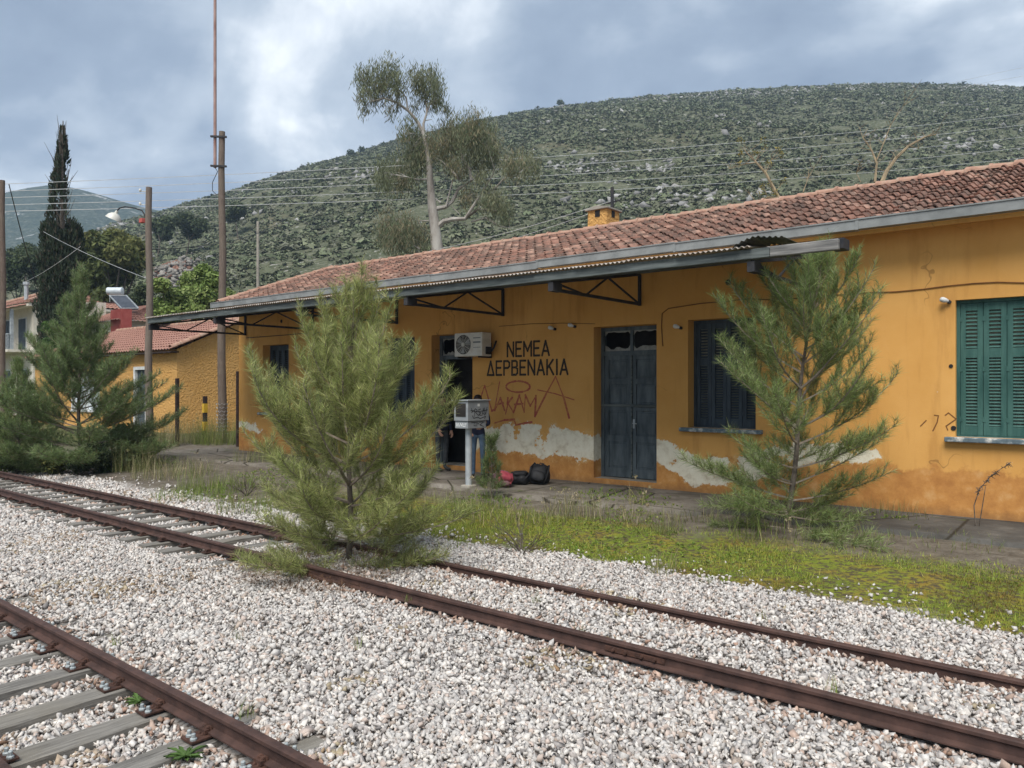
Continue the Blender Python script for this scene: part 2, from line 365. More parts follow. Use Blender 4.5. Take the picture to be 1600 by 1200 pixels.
M['blade'] = leafmat('grass_blade', 0.30)
M['shrub'] = leafmat('hill_shrub', 0.10, 0.8)
M['stone'] = attrmat('ballast_stone', 0.85, 0.35, 55, 0.30)
M['rock'] = attrmat('hill_rock', 0.9, 0.5, 1.5, 0.30, 0.2)
M['skin'] = mottled('skin', (0.36, 0.20, 0.14), (0.46, 0.27, 0.19), 8, 0.6, 0)
M['navy'] = mottled('navy_jacket', (0.007, 0.009, 0.022), (0.018, 0.022, 0.048), 6, 0.85, 0.3, 25)
M['jeans'] = mottled('denim', (0.045, 0.075, 0.12), (0.09, 0.135, 0.19), 9, 0.9, 0.2, 60)
M['grey_cloth'] = mottled('dark_trousers', (0.03, 0.035, 0.04), (0.06, 0.065, 0.07), 9, 0.9, 0.2, 60)
M['hair'] = mottled('dark_hair', (0.010, 0.007, 0.006), (0.025, 0.018, 0.014), 30, 0.6, 0.4, 80)
M['shoe'] = mottled('shoe', (0.02, 0.02, 0.02), (0.05, 0.05, 0.05), 10, 0.7, 0)
M['bag_black'] = mottled('black_nylon', (0.008, 0.008, 0.009), (0.022, 0.022, 0.024), 9, 0.6, 0.3, 30)
M['bag_pink'] = mottled('pink_nylon', (0.22, 0.028, 0.045), (0.36, 0.07, 0.09), 9, 0.7, 0.3, 30)
M['bag_grey'] = mottled('plum_nylon', (0.10, 0.05, 0.06), (0.20, 0.10, 0.11), 9, 0.7, 0.3, 30)

# ================================================================== SETTING
def lerp_tab(x, tab):
    xs, ys = zip(*tab); return np.interp(x, xs, ys)
def sstep(x, a, b):
    t = np.clip((x - a) / (b - a), 0, 1); return t * t * (3 - 2 * t)
def yoff(X): return -0.0178 * (np.asarray(X, float) + 0.48)      # the tracks run 1 degree off the facade
def vnoise(x, y, sc=1.0, seed=0, octv=4):
    """cheap smooth value noise, about -1..1"""
    out = np.zeros(np.broadcast(x, y).shape); amp = 1.0; tot = 0
    for o in range(octv):
        r_ = np.random.default_rng(seed * 31 + o); g = r_.uniform(-1, 1, (64, 64))
        fx = np.asarray(x, float) * sc * 2 ** o; fy = np.asarray(y, float) * sc * 2 ** o
        ix = np.floor(fx).astype(int); iy = np.floor(fy).astype(int); tx = fx - ix; ty = fy - iy
        tx = tx * tx * (3 - 2 * tx); ty = ty * ty * (3 - 2 * ty)
        a = g[ix % 64, iy % 64]; b = g[(ix + 1) % 64, iy % 64]; c = g[ix % 64, (iy + 1) % 64]; d = g[(ix + 1) % 64, (iy + 1) % 64]
        out += amp * ((a * (1 - tx) + b * tx) * (1 - ty) + (c * (1 - tx) + d * tx) * ty); tot += amp; amp *= 0.5
    return out / tot * 1.6
def zgravel(X, Y):
    y = np.asarray(Y, float) - yoff(X)
    right = lerp_tab(y, [(-2, 0), (1.2, 0.0), (1.5, -.03), (2.3, -.03), (2.6, .035), (3.3, .035), (4.7, .01), (5.05, .01), (5.28, .075), (6.1, .085), (6.35, .09), (7.6, .06)])
    left = lerp_tab(y, [(-2, 0), (1.2, 0.0), (1.5, -.03), (2.3, -.03), (2.6, .035), (3.3, .035), (4.6, .0), (4.8, -.03), (5.1, -.045), (6.1, -.045), (6.4, .0), (7.6, .06)])
    k = sstep(np.asarray(X, float), -9.5, -7.8)
    return left * (1 - k) + right * k + 0.015 * vnoise(X, Y, 0.9, 3, 2)
def edge_y(X): return 7.65 + 0.35 * vnoise(X, 0 * np.asarray(X, float) + 3.3, 0.45, 5, 3)    # where ballast gives way to grass
def zground(X, Y):
    X = np.asarray(X, float); Y = np.asarray(Y, float)
    base = np.where(Y < 7.7, zgravel(X, Y) - 0.035, 0.04 + 0.15 * sstep(Y, 7.7, 10.6))
    return base + 0.02 * vnoise(X, Y, 1.1, 8, 3) * sstep(Y, 7.4, 8.2)

def ground_material():
    t = NT('ground'); X, Y_, Z = t.xyz()
    wob = t.noise(0.9, 6, 0.65); yy = t.math('ADD', Y_, t.math('MULTIPLY', t.math('SUBTRACT', wob, 0.5), 1.6))
    vc = t.voro(26, out='Color'); vd = t.voro(26)
    stone = t.ramp(vc, [(0.1, (0.20, 0.17, 0.15)), (0.5, (0.40, 0.37, 0.34)), (0.9, (0.52, 0.50, 0.48))])
    stone = t.mix(t.step(vd, 0.55, 0.85), stone, (0.10, 0.08, 0.065))
    g = t.noise(2.2, 6, 0.65); g2 = t.noise(14, 5, 0.7)
    moss = t.ramp(g, [(0.30, (0.095, 0.140, 0.020)), (0.48, (0.165, 0.19, 0.026)), (0.62, (0.21, 0.165, 0.03)), (0.75, (0.19, 0.10, 0.03))])
    moss = t.mix(t.step(g2, 0.42, 0.60), moss, (0.075, 0.062, 0.036))
    dirt = t.ramp(t.noise(5, 7, 0.7), [(0.3, (0.075, 0.062, 0.048)), (0.55, (0.14, 0.12, 0.095)), (0.75, (0.22, 0.20, 0.165))])
    far = t.ramp(t.noise(0.25, 6, 0.7), [(0.3, (0.05, 0.062, 0.022)), (0.6, (0.12, 0.115, 0.05)), (0.8, (0.20, 0.17, 0.10))])
    xr_ = t.step(t.math('ADD', X, t.math('MULTIPLY', t.math('SUBTRACT', wob, 0.5), 4)), -13, -10)
    mossy = t.mix(xr_, dirt, moss)
    c = t.mix(t.step(yy, 7.55, 7.95), stone, mossy)
    c = t.mix(t.step(yy, 9.3, 10.1), c, dirt)
    c = t.mix(t.step(Y_, 20.5, 22), c, far)
    c = t.mix(t.math('SUBTRACT', 1.0, t.step(X, -30, -24)), c, far)
    t.col(c); t.bump(t.math('ADD', vd, t.noise(40, 4)), 0.6, 0.02); return t.set(0.95, 0, 0.1)
M['ground'] = ground_material()
def grid_axis(parts):
    out = []
    for a, b, s in parts: out += list(np.arange(a, b, s))
    return np.array(out)
gx = np.concatenate([-np.geomspace(60, 2600, 26)[::-1], np.arange(-59, -24, 1.5), np.arange(-24, 4, 0.25), np.arange(4, 60, 4), np.geomspace(60, 2600, 24)])
gy = np.concatenate([-np.geomspace(14, 900, 14)[::-1], np.arange(-13, 0, 1.0), np.arange(0, 13.2, 0.18), np.arange(13.2, 60, 2.5), np.geomspace(62, 2600, 26)])
GX, GY = np.meshgrid(gx, gy, indexing='ij')
GZ = zground(GX, GY)
ni, nj = GX.shape
idx = np.arange(ni * nj).reshape(ni, nj)
gf = np.stack([idx[:-1, :-1], idx[1:, :-1], idx[1:, 1:], idx[:-1, 1:]], -1).reshape(-1, 4)
tag(np_obj('ground', np.stack([GX, GY, GZ], -1).reshape(-1, 3), gf, M['ground'], smooth=True), kind='structure')

# ---- hills
SKY = [(-900, 470), (-400, 452), (-100, 425), (0, 408), (100, 378), (180, 350), (260, 329), (345, 303), (450, 270), (550, 241), (640, 215), (760, 186), (870, 167), (1000, 153), (1150, 141), (1300, 134), (1400, 131), (1500, 133), (1600, 138), (1900, 170), (2600, 300)]
RID = [(-900, 210), (0, 250), (345, 330), (800, 400), (1300, 420), (2600, 420)]
def hill_z(u, d):
    px = 800 + F * u; dR = np.interp(px, *zip(*RID)); zr = CAMZ + (HY - np.interp(px, *zip(*SKY))) / F * dR
    d0 = 58.0
    t = (d - d0) / (dR - d0)
    up = zr * np.clip(t, 0, 1) ** 0.96
    down = zr * (1 - 0.55 * np.clip(t - 1, 0, 2.0))
    z = np.where(t < 1, up, down)
    X = d * (-CS + SN * u); Y = d * (SN + CS * u)
    z = z + vnoise(X, Y, 1 / 45.0, 11, 3) * 4.0 * sstep(t, 0.05, 0.4) * (1 - sstep(t, 0.55, 0.97)) + vnoise(X, Y, 1 / 9.0, 12, 2) * 0.6 * sstep(t, 0.05, 0.3)
    return np.where(t < 0, 0.1 + t * 3, z + 0.1)
def far_z(u, d):
    px = 800 + F * u
    sk = np.interp(px, [-900, -300, -100, 0, 40, 80, 120, 170, 215, 255, 330, 450, 700, 1100], [420, 372, 328, 303, 294, 289, 295, 308, 321, 331, 352, 400, 470, 560])
    zr = CAMZ + (HY - sk) / F * 860; t = (d - 430) / (860 - 430)
    X = d * (-CS + SN * u); Y = d * (SN + CS * u)
    z = np.where(t < 1, zr * np.clip(t, 0, 1) ** 0.97, zr * (1 - 0.5 * np.clip(t - 1, 0, 2)))
    return z + vnoise(X, Y, 1 / 80.0, 21, 4) * 8 * sstep(t, 0.02, 0.3) * (1 - 0.8 * sstep(t, 0.6, 0.98)) - 4 * (t < 0.02)
def polar_hill(name, fn, us, ds, mat):
    U, D_ = np.meshgrid(us, ds, indexing='ij'); Z = fn(U, D_)
    V = np.stack([D_ * (-CS + SN * U), D_ * (SN + CS * U), Z], -1).reshape(-1, 3)
    a, b = U.shape; ix = np.arange(a * b).reshape(a, b)
    f = np.stack([ix[:-1, :-1], ix[1:, :-1], ix[1:, 1:], ix[:-1, 1:]], -1).reshape(-1, 4)
    return tag(np_obj(name, V, f, mat, smooth=True), kind='structure')
def hillmat():
    t = NT('scrub_hillside'); a = t.noise(0.035, 6, 0.6); b = t.noise(0.22, 6, 0.65); v = t.voro(0.45)
    c = t.ramp(b, [(0.32, (0.072, 0.080, 0.048)), (0.5, (0.112, 0.118, 0.074)), (0.66, (0.155, 0.155, 0.108)), (0.8, (0.24, 0.23, 0.185))])
    c = t.mix(t.math('MULTIPLY', t.step(a, 0.5, 0.68), 0.4), c, (0.15, 0.115, 0.07))
    fz = t.noise(1.1, 5, 0.7); c = t.mix(t.step(fz, 0.46, 0.58), c, (0.070, 0.080, 0.046)); c = t.mix(t.step(t.noise(0.9, 4, 0.6), 0.62, 0.66), c, (0.30, 0.29, 0.26))
    t.col(c); t.bump(t.noise(0.9, 5, 0.65), 0.9, 0.9); return t.set(0.95, 0, 0.08)
def farmat():
    t = NT('far_hillside'); v = t.voro(0.10); b = t.noise(0.018, 7, 0.62); n = t.noise(0.16, 5, 0.6); rk = t.noise(0.03, 8, 0.7)
    n2 = t.noise(0.22, 6, 0.68); c = t.ramp(n2, [(0.36, (0.020, 0.034, 0.022)), (0.52, (0.050, 0.066, 0.042)), (0.66, (0.11, 0.118, 0.088))])
    c = t.mix(t.math('MULTIPLY', t.step(rk, 0.585, 0.62), t.step(n, 0.42, 0.52)), c, (0.34, 0.34, 0.33))
    t.col(c); t.bump(n, 0.9, 4.0); return t.set(0.95, 0, 0.05)
M['hill'] = hillmat(); M['farhill'] = farmat()
polar_hill('hill', hill_z, np.arange(-1.35, 1.4, 0.018), np.concatenate([np.arange(50, 440, 4.0), np.arange(440, 720, 20.)]), M['hill'])
polar_hill('far_hill', far_z, np.arange(-1.35, 0.3, 0.012), np.concatenate([np.arange(420, 920, 9.), np.arange(920, 1300, 40.)]), M['farhill'])

def soup(cent, rad, ntri, size, flat=0.75, seed=1, up=0.25):
    """leaf facets spread over squashed mounds; returns V, F, owner"""
    r_ = np.random.default_rng(seed); n = len(cent); own = np.repeat(np.arange(n), ntri); k = len(own)
    d = r_.normal(size=(k, 3)); d[:, 2] = np.abs(d[:, 2]) * 0.9 + up * r_.normal(size=k) * 0.5; d /= np.linalg.norm(d, axis=1)[:, None]
    rr = rad[own] * r_.uniform(0.45, 1.05, k)
    c = cent[own] + d * rr[:, None] * np.array([1, 1, flat])
    nrm = d * .7 + np.array([0, 0, .55]) + 0.45 * r_.normal(size=(k, 3)); nrm /= np.linalg.norm(nrm, axis=1)[:, None]
    a = np.cross(nrm, r_.normal(size=(k, 3))); a /= np.linalg.norm(a, axis=1)[:, None]; b = np.cross(nrm, a)
    s = (size[own] * r_.uniform(0.6, 1.35, k))[:, None]
    V = np.stack([c + a * s, c - a * s * .5 + b * s * .85, c - a * s * .5 - b * s * .85], 1).reshape(-1, 3)
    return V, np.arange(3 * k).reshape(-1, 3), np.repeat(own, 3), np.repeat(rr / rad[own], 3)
# shrubs: nobody could count them
N = 96000
u_ = rng.uniform(-0.80, 0.80, N); d_ = np.sqrt(rng.uniform(72 ** 2, 418 ** 2, N)); z_ = hill_z(u_, d_)
P_ = np.stack([d_ * (-CS + SN * u_), d_ * (SN + CS * u_), z_], -1); px, py, dd = proj(P_)
dR_ = np.interp(px, *zip(*RID))
keep = ((py < 470 - .17 * np.maximum(px - 400, 0)) | (px < 400)) & (d_ < dR_ * 1.01) & (py < 600)
keep &= ~((px > 900) & (py > 360)) & (vnoise(P_[:, 0], P_[:, 1], 1 / 16.0, 41, 3) > -0.75)
P_ = P_[keep]; d_ = d_[keep]
rad = rng.gamma(2.4, 0.215, len(P_)) * (0.55 + d_ / 620) + 0.20
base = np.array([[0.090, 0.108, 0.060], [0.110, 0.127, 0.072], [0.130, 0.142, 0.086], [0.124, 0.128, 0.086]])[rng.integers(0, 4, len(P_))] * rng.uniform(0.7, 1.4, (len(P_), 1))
nearm = d_ < 170
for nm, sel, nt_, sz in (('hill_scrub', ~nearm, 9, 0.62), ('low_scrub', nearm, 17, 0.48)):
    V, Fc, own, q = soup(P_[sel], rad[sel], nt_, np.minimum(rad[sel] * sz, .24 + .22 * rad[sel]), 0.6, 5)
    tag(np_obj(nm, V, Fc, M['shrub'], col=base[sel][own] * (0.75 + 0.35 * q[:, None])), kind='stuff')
# limestone outcrops
def rocks(n, sel_fn, seed, s0, s1):
    r_ = np.random.default_rng(seed)
    u = r_.uniform(-0.78, 0.78, n); d = np.sqrt(r_.uniform(80 ** 2, 415 ** 2, n)); z = hill_z(u, d)
    Pn = np.stack([d * (-CS + SN * u), d * (SN + CS * u), z], -1); k = sel_fn(Pn, u, d); Pn = Pn[k]
    return Pn, r_.uniform(s0, s1, len(Pn))
ICO_V = np.array([(0, 0, -1), (.7236, -.5257, -.4472), (-.2764, -.8506, -.4472), (-.8944, 0, -.4472), (-.2764, .8506, -.4472), (.7236, .5257, -.4472),
                  (.2764, -.8506, .4472), (-.7236, -.5257, .4472), (-.7236, .5257, .4472), (.2764, .8506, .4472), (.8944, 0, .4472), (0, 0, 1)])
ICO_F = np.array([(0, 1, 2), (1, 0, 5), (0, 2, 3), (0, 3, 4), (0, 4, 5), (1, 5, 10), (2, 1, 6), (3, 2, 7), (4, 3, 8), (5, 4, 9), (1, 10, 6), (2, 6, 7), (3, 7, 8), (4, 8, 9), (5, 9, 10), (6, 10, 11), (7, 6, 11), (8, 7, 11), (9, 8, 11), (10, 9, 11)])
OCT_V = np.array([(1, 0, 0), (-1, 0, 0), (0, 1, 0), (0, -1, 0), (0, 0, 1), (0, 0, -1)], float); OCT_F = np.array([(0, 2, 4), (2, 1, 4), (1, 3, 4), (3, 0, 4), (2, 0, 5), (1, 2, 5), (3, 1, 5), (0, 3, 5)])
CUBE_V = np.array([(x, y, z) for z in (-1, 1) for y in (-1, 1) for x in (-1, 1)], float) * 0.68
CUBE_F = np.array([(0, 2, 1), (1, 2, 3), (4, 5, 6), (5, 7, 6), (0, 1, 4), (1, 5, 4), (2, 6, 3), (3, 6, 7), (0, 4, 2), (2, 4, 6), (1, 3, 5), (3, 7, 5)])
def stones(cent, size, TV, TF, jit=0.28, squash=(1, .8, .6), seed=3, tilt=1.0):
    r_ = np.random.default_rng(seed); n = len(cent); k = len(TV)
    L = TV[None] + r_.normal(size=(n, k, 3)) * jit * 0.6
    L = L * (np.array(squash) * r_.uniform(0.62, 1.38, (n, 3)))[:, None, :]
    q = r_.normal(size=(n, 4)); q[:, 1:3] *= tilt; q /= np.linalg.norm(q, axis=1)[:, None]
    w_, x, y, z = q.T
    Rm = np.stack([np.stack([1 - 2 * (y * y + z * z), 2 * (x * y - z * w_), 2 * (x * z + y * w_)], -1), np.stack([2 * (x * y + z * w_), 1 - 2 * (x * x + z * z), 2 * (y * z - x * w_)], -1), np.stack([2 * (x * z - y * w_), 2 * (y * z + x * w_), 1 - 2 * (x * x + y * y)], -1)], 1)
    L = np.einsum('nij,nkj->nki', Rm, L) * size[:, None, None] + cent[:, None, :]
    return L.reshape(-1, 3), (TF[None] + (np.arange(n) * k)[:, None, None]).reshape(-1, 3)
def sel(Pn, u, d):
    nz = vnoise(Pn[:, 0], Pn[:, 1], 1 / 30.0, 51, 3); px, py, _ = proj(Pn)
    bandz = ((Pn[:, 2] / 7.5 + 1.3 * vnoise(Pn[:, 0], Pn[:, 1], 1 / 70.0, 55, 2)) % 1.0 < .075) & (vnoise(Pn[:, 0], Pn[:, 1], 1 / 25.0, 56, 2) > .05)
    crest = d > np.interp(px, *zip(*RID)) * 0.86
    return ((nz > 0.72) | bandz | (crest & (px > 820) & (nz > -0.1)) | ((np.abs(px - 590) < 75) & (np.abs(py - 272) < 9))) & ((py < 470) | (px < 400)) & ~((px > 900) & (py > 340))
Pr, sr = rocks(24000, sel, 61, 0.22, 0.85)
V, Fc = stones(Pr, sr, OCT_V, OCT_F, 0.35, (1.5, 1.3, .8), 4, 0.25)
rc = np.repeat(np.random.default_rng(2).uniform(0.18, 0.37, (len(Pr), 1)) * np.array([[1, .98, .94]]), 6, 0)
tag(np_obj('hill_rocks', V, Fc, M['rock'], col=rc), kind='stuff')
# rock cutting low on the left flank
cp = at(272, 400, D=120); r_ = np.random.default_rng(9); n = 460
o2 = r_.normal(size=(n, 2)); uu = (272 + o2[:, 0] * 17 - 800) / F; dd_ = 118 + o2[:, 1] * 9 + o2[:, 0] * 3
cc = np.stack([dd_ * (-CS + SN * uu), dd_ * (SN + CS * uu), hill_z(uu, dd_) + 0.1 + r_.uniform(0, 1.2, n)], -1)
V, Fc = stones(cc, r_.uniform(0.14, 0.42, n), CUBE_V, CUBE_F, 0.3, (1.7, 1.0, .7), 8, 0.3)
tag(np_obj('rock_cutting', V, Fc, M['rock'], col=np.repeat(np.where(r_.random((n, 1)) < .25, np.array([[.22, .12, .085]]), np.array([[.27, .25, .22]])) * r_.uniform(.6, 1.1, (n, 1)), 8, 0)), kind='stuff')

# ---- platform
YW, ZP = 12.8, 0.25
def platmat():
    t = NT('platform_concrete'); X, Y_, Z = t.xyz(); n = t.noise(1.6, 7, 0.68); f = t.noise(12, 6, 0.7)
    conc = t.ramp(n, [(0.3, (0.080, 0.068, 0.054)), (0.5, (0.150, 0.132, 0.110)), (0.72, (0.23, 0.208, 0.178))])
    asp = t.ramp(n, [(0.3, (0.045, 0.042, 0.038)), (0.55, (0.085, 0.08, 0.072)), (0.75, (0.15, 0.14, 0.125))])
    c = t.mix(t.step(t.math('ADD', X, n), -5.2, -4.2), conc, asp)
    c = t.mix(t.math('MULTIPLY', t.step(f, 0.52, 0.64), 0.6), c, (0.07, 0.058, 0.042))
    c = t.mix(t.math('MULTIPLY', t.step(t.noise(2.7, 5, .6), 0.60, 0.68), 0.75), c, (0.07, 0.085, 0.025))
    e = t.voro(0.55, 'DISTANCE_TO_EDGE', vec=None)
    c = t.mix(t.math('SUBTRACT', 1.0, t.step(t.math('ADD', e, t.math('MULTIPLY', f, 0.03)), 0.018, 0.03)), c, (0.035, 0.03, 0.022))
    t.col(c); t.bump(t.math('ADD', f, t.step(e, 0.0, 0.05)), 0.45, 0.02); return t.set(0.92, 0, 0.15)
M['platform'] = platmat()
xs = np.arange(-22.3, 6.01, 0.2); rows = [10.35, 10.45, 10.7, 11.2, 12.0, 12.9]
V = []
for i, x in enumerate(xs):
    ed = 10.62 + 0.28 * float(vnoise(np.array(x), np.array(1.7), 0.8, 33, 3)) + (0.35 if x > -5 else 0)
    for j, y in enumerate([ed - .03, ed, ed + .25, 11.4, 12.0, 12.95]):
        V.append((x, y, (0.0 if j == 0 else ZP + 0.012 * float(mnoise.noise(Vector((x, y, 3)))))))
nx = len(xs); ix = np.arange(nx * 6).reshape(nx, 6)
Fc = np.stack([ix[:-1, :-1], ix[1:, :-1], ix[1:, 1:], ix[:-1, 1:]], -1).reshape(-1, 4)
tag(np_obj('platform', V, Fc, M['platform']), kind='structure')

# ---- ballast stones
def ballast(name, dmin, dmax, dens, size, TV, TF, seed, ulo=-0.86, uhi=0.86):
    r_ = np.random.default_rng(seed)
    n = int(dens * (uhi - ulo) / 2 * (dmax ** 2 - dmin ** 2))
    u = r_.uniform(ulo, uhi, n); d = np.sqrt(r_.uniform(dmin ** 2, dmax ** 2, n))
    X = d * (-CS + SN * u); Y = d * (SN + CS * u); y = Y - yoff(X)
    ed = edge_y(X); k = (Y > -0.5) & ((Y < ed) | ((Y < ed + 0.9) & (r_.random(n) < 0.10 * np.exp(-(Y - ed) * 2))))
    for yr in (1.395, 2.455, 5.15, 6.21): k &= np.abs(y - yr) > 0.062
    # sleepers stay bare between the rails of the near track, and on the left of the station track
    sx = (X - SLX0) / 0.6; on = np.abs(sx - np.round(sx)) * 0.6 < 0.095
    cov = vnoise(X, Y, 1.3, 71, 2)
    k &= ~(on & (y > 1.43) & (y < 2.42) & (cov < 0.75)) & ~(on & (y > 2.45) & (y < 2.86) & (cov < 0.0))
    left = X < -7.6
    k &= ~(left & on & (y > 4.78) & (y < 5.12) & (cov < 0.5)) & ~(left & on & (y > 5.18) & (y < 6.18) & (cov < 1.1))
    X, Y, d = X[k], Y[k], d[k]; n = len(X)
    s = size * np.clip(r_.lognormal(0, 0.28, n), .5, 1.75)
    C_ = np.stack([X, Y, zgravel(X, Y) + r_.uniform(-0.018, 0.010, n)], -1)
    V, Fc = stones(C_, s, TV, TF, 0.46 if len(TV) != 6 else 0.36, (1.05, .80, .58), seed)
    pal = np.array([[.56, .54, .52], [.47, .45, .435], [.62, .585, .55], [.40, .37, .355], [.50, .42, .375], [.25, .235, .23], [.37, .31, .265]])
    c = np.array([1.04, 1.025, 1.0]) * pal[r_.choice(7, n, p=[.24, .20, .22, .13, .10, .07, .04])] * r_.uniform(0.82, 1.12, (n, 1))
    nz = vnoise(X, Y, 0.6, 77, 3); dirty = (nz > 0.6) & (r_.random(n) < 0.3); c[dirty] *= np.array([0.66, 0.56, 0.45])
    moss = (vnoise(X, Y, 1.4, 78, 2) > 0.85) & (r_.random(n) < 0.3); c[moss] *= np.array([0.62, 0.55, 0.40])
    yk = Y - yoff(X); rd = np.min(np.abs(yk[:, None] - np.array([1.395, 2.455, 5.15, 6.21])[None]), 1); rs = r_.random(n) < 0.75 * np.exp(-(rd - .06) / .10); c[rs] *= np.array([.74, .58, .50])
    return tag(np_obj(name, V, Fc, M['stone'], col=np.repeat(c, len(TV), 0)), kind='stuff')
SLX0 = -4.375
ballast('ballast_gravel', 3.5, 5.5, 1950, 0.0185, CUBE_V, CUBE_F, 81, -0.80, 0.80)
ballast('ballast_gravel', 5.48, 11.52, 1350, 0.0220, OCT_V, OCT_F, 82, -0.80, 0.80)
ballast('ballast_gravel', 11.5, 26, 560, 0.032, OCT_V, OCT_F, 83, -0.80, 0.05)

# ================================================================== TRACKS
def rail_mesh(mb, y0, x0, x1, zb=0.035):
    prof = [(-.055, 0), (.055, 0), (.055, .010), (.012, .022), (.009, .075), (.029, .088), (.029, .108), (.022, .116), (-.022, .116), (-.029, .108), (-.029, .088), (-.009, .075), (-.012, .022), (-.055, .010)]
    k = len(prof); vs = []; n = 2
    for x in (x0, x1):
        for a, b in prof: vs.append((x, y0 + float(yoff(x)) + a, zb + b))
    fs = [(i, (i + 1) % k, (i + 1) % k + k, i + k) for i in range(k)] + [tuple(range(k))[::-1], tuple(range(k, 2 * k))]
    mb.add(vs, fs)
def sleeper_mesh(name, L, seed):
    r_ = random.Random(seed); mb = MB(); n = 9; vs = []
    for i in range(n):
        y = -L / 2 + L * i / (n - 1); wv = 0.1 + r_.uniform(-.006, .006); s = r_.uniform(-.006, .006)
        vs += [(-wv + s, y, -.12), (wv + s, y, -.12), (wv + s, y, r_.uniform(-.012, -.002)), (wv * .9 + s, y, r_.uniform(-.003, .003)), (-wv * .9 + s, y, r_.uniform(-.003, .003)), (-wv + s, y, r_.uniform(-.012, -.002))]
    fs = [(i * 6 + j, i * 6 + (j + 1) % 6, (i + 1) * 6 + (j + 1) % 6, (i + 1) * 6 + j) for i in range(n - 1) for j in range(6)]
    fs += [(0, 1, 2, 3, 4, 5), tuple(range((n - 1) * 6, n * 6))[::-1]]
    me = bpy.data.meshes.new(name); me.from_pydata(vs, [], fs); me.materials.append(M['sleeper'])
    bm = bmesh.new(); bm.from_mesh(me); bmesh.ops.recalc_face_normals(bm, faces=bm.faces); bm.to_mesh(me); bm.free(); return me
SL = [sleeper_mesh('sleeper', 1.86, i) for i in range(6)]
def shared(build):
    mb = MB(); build(mb); me = bpy.data.meshes.new('part'); me.from_pydata(mb.v, [], mb.f)
    bm = bmesh.new(); bm.from_mesh(me); bmesh.ops.recalc_face_normals(bm, faces=bm.faces); bm.to_mesh(me); bm.free(); return me
def clip_build(mb):      # sprung steel clip: two loops pressing on the foot of the rail
    for s in (-1, 1):
        pts = [(s * .018 + .010 * math.cos(a), -.062 + .034 * math.cos(a * .5), .018 + .022 * math.sin(a)) for a in np.linspace(-1.2, 4.6, 12)]
        mb.tube(pts, 0.009, 6)
    mb.box(-.035, .035, -.075, -.045, .005, .03); mb.box(-.028, .028, -.056, -.03, .022, .038)
def bolt_build(mb):
    mb.lathe((0, 0, 0), [(0, .0), (.021, .0), (.021, .010), (.013, .016), (.013, .036), (.009, .040), (0, .040)], 8)
def plate_build(mb): mb.box(-.065, .065, -.175, .175, 0, .012)
def small_fast(mb):
    mb.box(-.055, .055, -.15, .15, 0, .012)
    for s in (-1, 1):
        mb.box(-.03, .03, s * .09 - .025, s * .09 + .025, .01, .045)
        mb.lathe((0.02, s * .12, .012), [(0, 0), (.02, 0), (.018, .03), (0, .034)], 6)
CLIP, BOLT, PLATE, SFAST = shared(clip_build), shared(bolt_build), shared(plate_build), shared(small_fast)
for me, m in ((CLIP, 'rust_dark'), (BOLT, 'bolt'), (PLATE, 'rust_dark'), (SFAST, 'rust_dark')): me.materials.append(M[m])
def put(name, me, parent, loc, rz=0.0, sc=None):
    o = link(name, me, parent); o.location = Vector(loc) - ORG[parent.name]; o.rotation_euler = (0, 0, rz)
    if sc: o.scale = sc
    return o
def track(label, ya, yb, xs, zt, near):
    t = thing('railway_track', (-8, (ya + yb) / 2, 0), label, 'railway track')
    for y in (ya, yb):
        mb = MB(); rail_mesh(mb, y, 6, -70); mb.build('rail', M['rust'], t)
    rr = random.Random(3)
    for x in xs:
        yc = (ya + yb) / 2 + float(yoff(x))
        o = put('sleeper', SL[rr.randrange(6)], t, (x + rr.uniform(-.02, .02), yc + rr.uniform(-.03, .03), 0.012 + rr.uniform(-.01, .004)), rr.uniform(-.03, .03) + rr.choice((0, math.pi)))
        for y in (ya, yb):
            if near:
                p = put('base_plate', PLATE, t, (x, y + float(yoff(x)), 0.0205))
                for s in (-1, 1):
                    c = link('spring_clip', CLIP, p); c.location = (0, 0, .012); c.rotation_euler = (0, 0, 0 if s == 1 else math.pi)
                    for dx in (-.032, .034):
                        b = link('bolt', BOLT, p); b.location = (dx, s * .142 + rr.uniform(-.006, .006), .012)
            else: put('rail_fastening', SFAST, t, (x, y + float(yoff(x)), 0.0205))
    return t
t1 = track('nearest rusty railway track with bare grey sleepers, at lower left', 1.395, 2.455, [SLX0 + 0.6 * k for k in range(2, -17, -1)], 0, True)
t2 = track('rusty railway track in front of the station, passing under the middle pine', 5.15, 6.21, [SLX0 + 0.6 * k for k in range(-6, -60, -1)], 0, False)
# fish-plated joint on the near rail of the station track
jp = at(1005, 1012, Z=.10); mb = MB(); yj = 5.15 + float(yoff(jp.x))
mb.box(jp.x - .26, jp.x + .26, yj - .026, yj - .0125, .062, .104); mb.box(jp.x - .26, jp.x + .26, yj + .0125, yj + .026, .062, .104)
fp = mb.build('fish_plate', M['rust_dark'], t2, bevel=.004)
for dx in (-.18, -.07, .07, .18):
    mb = MB(); mb.lathe((jp.x + dx, yj - .026, .083), [(0, .022), (.012, .022), (.014, .0), (.014, -.002)], 8, (0, -1, 0)); mb.build('bolt', M['rust_dark'], fp)

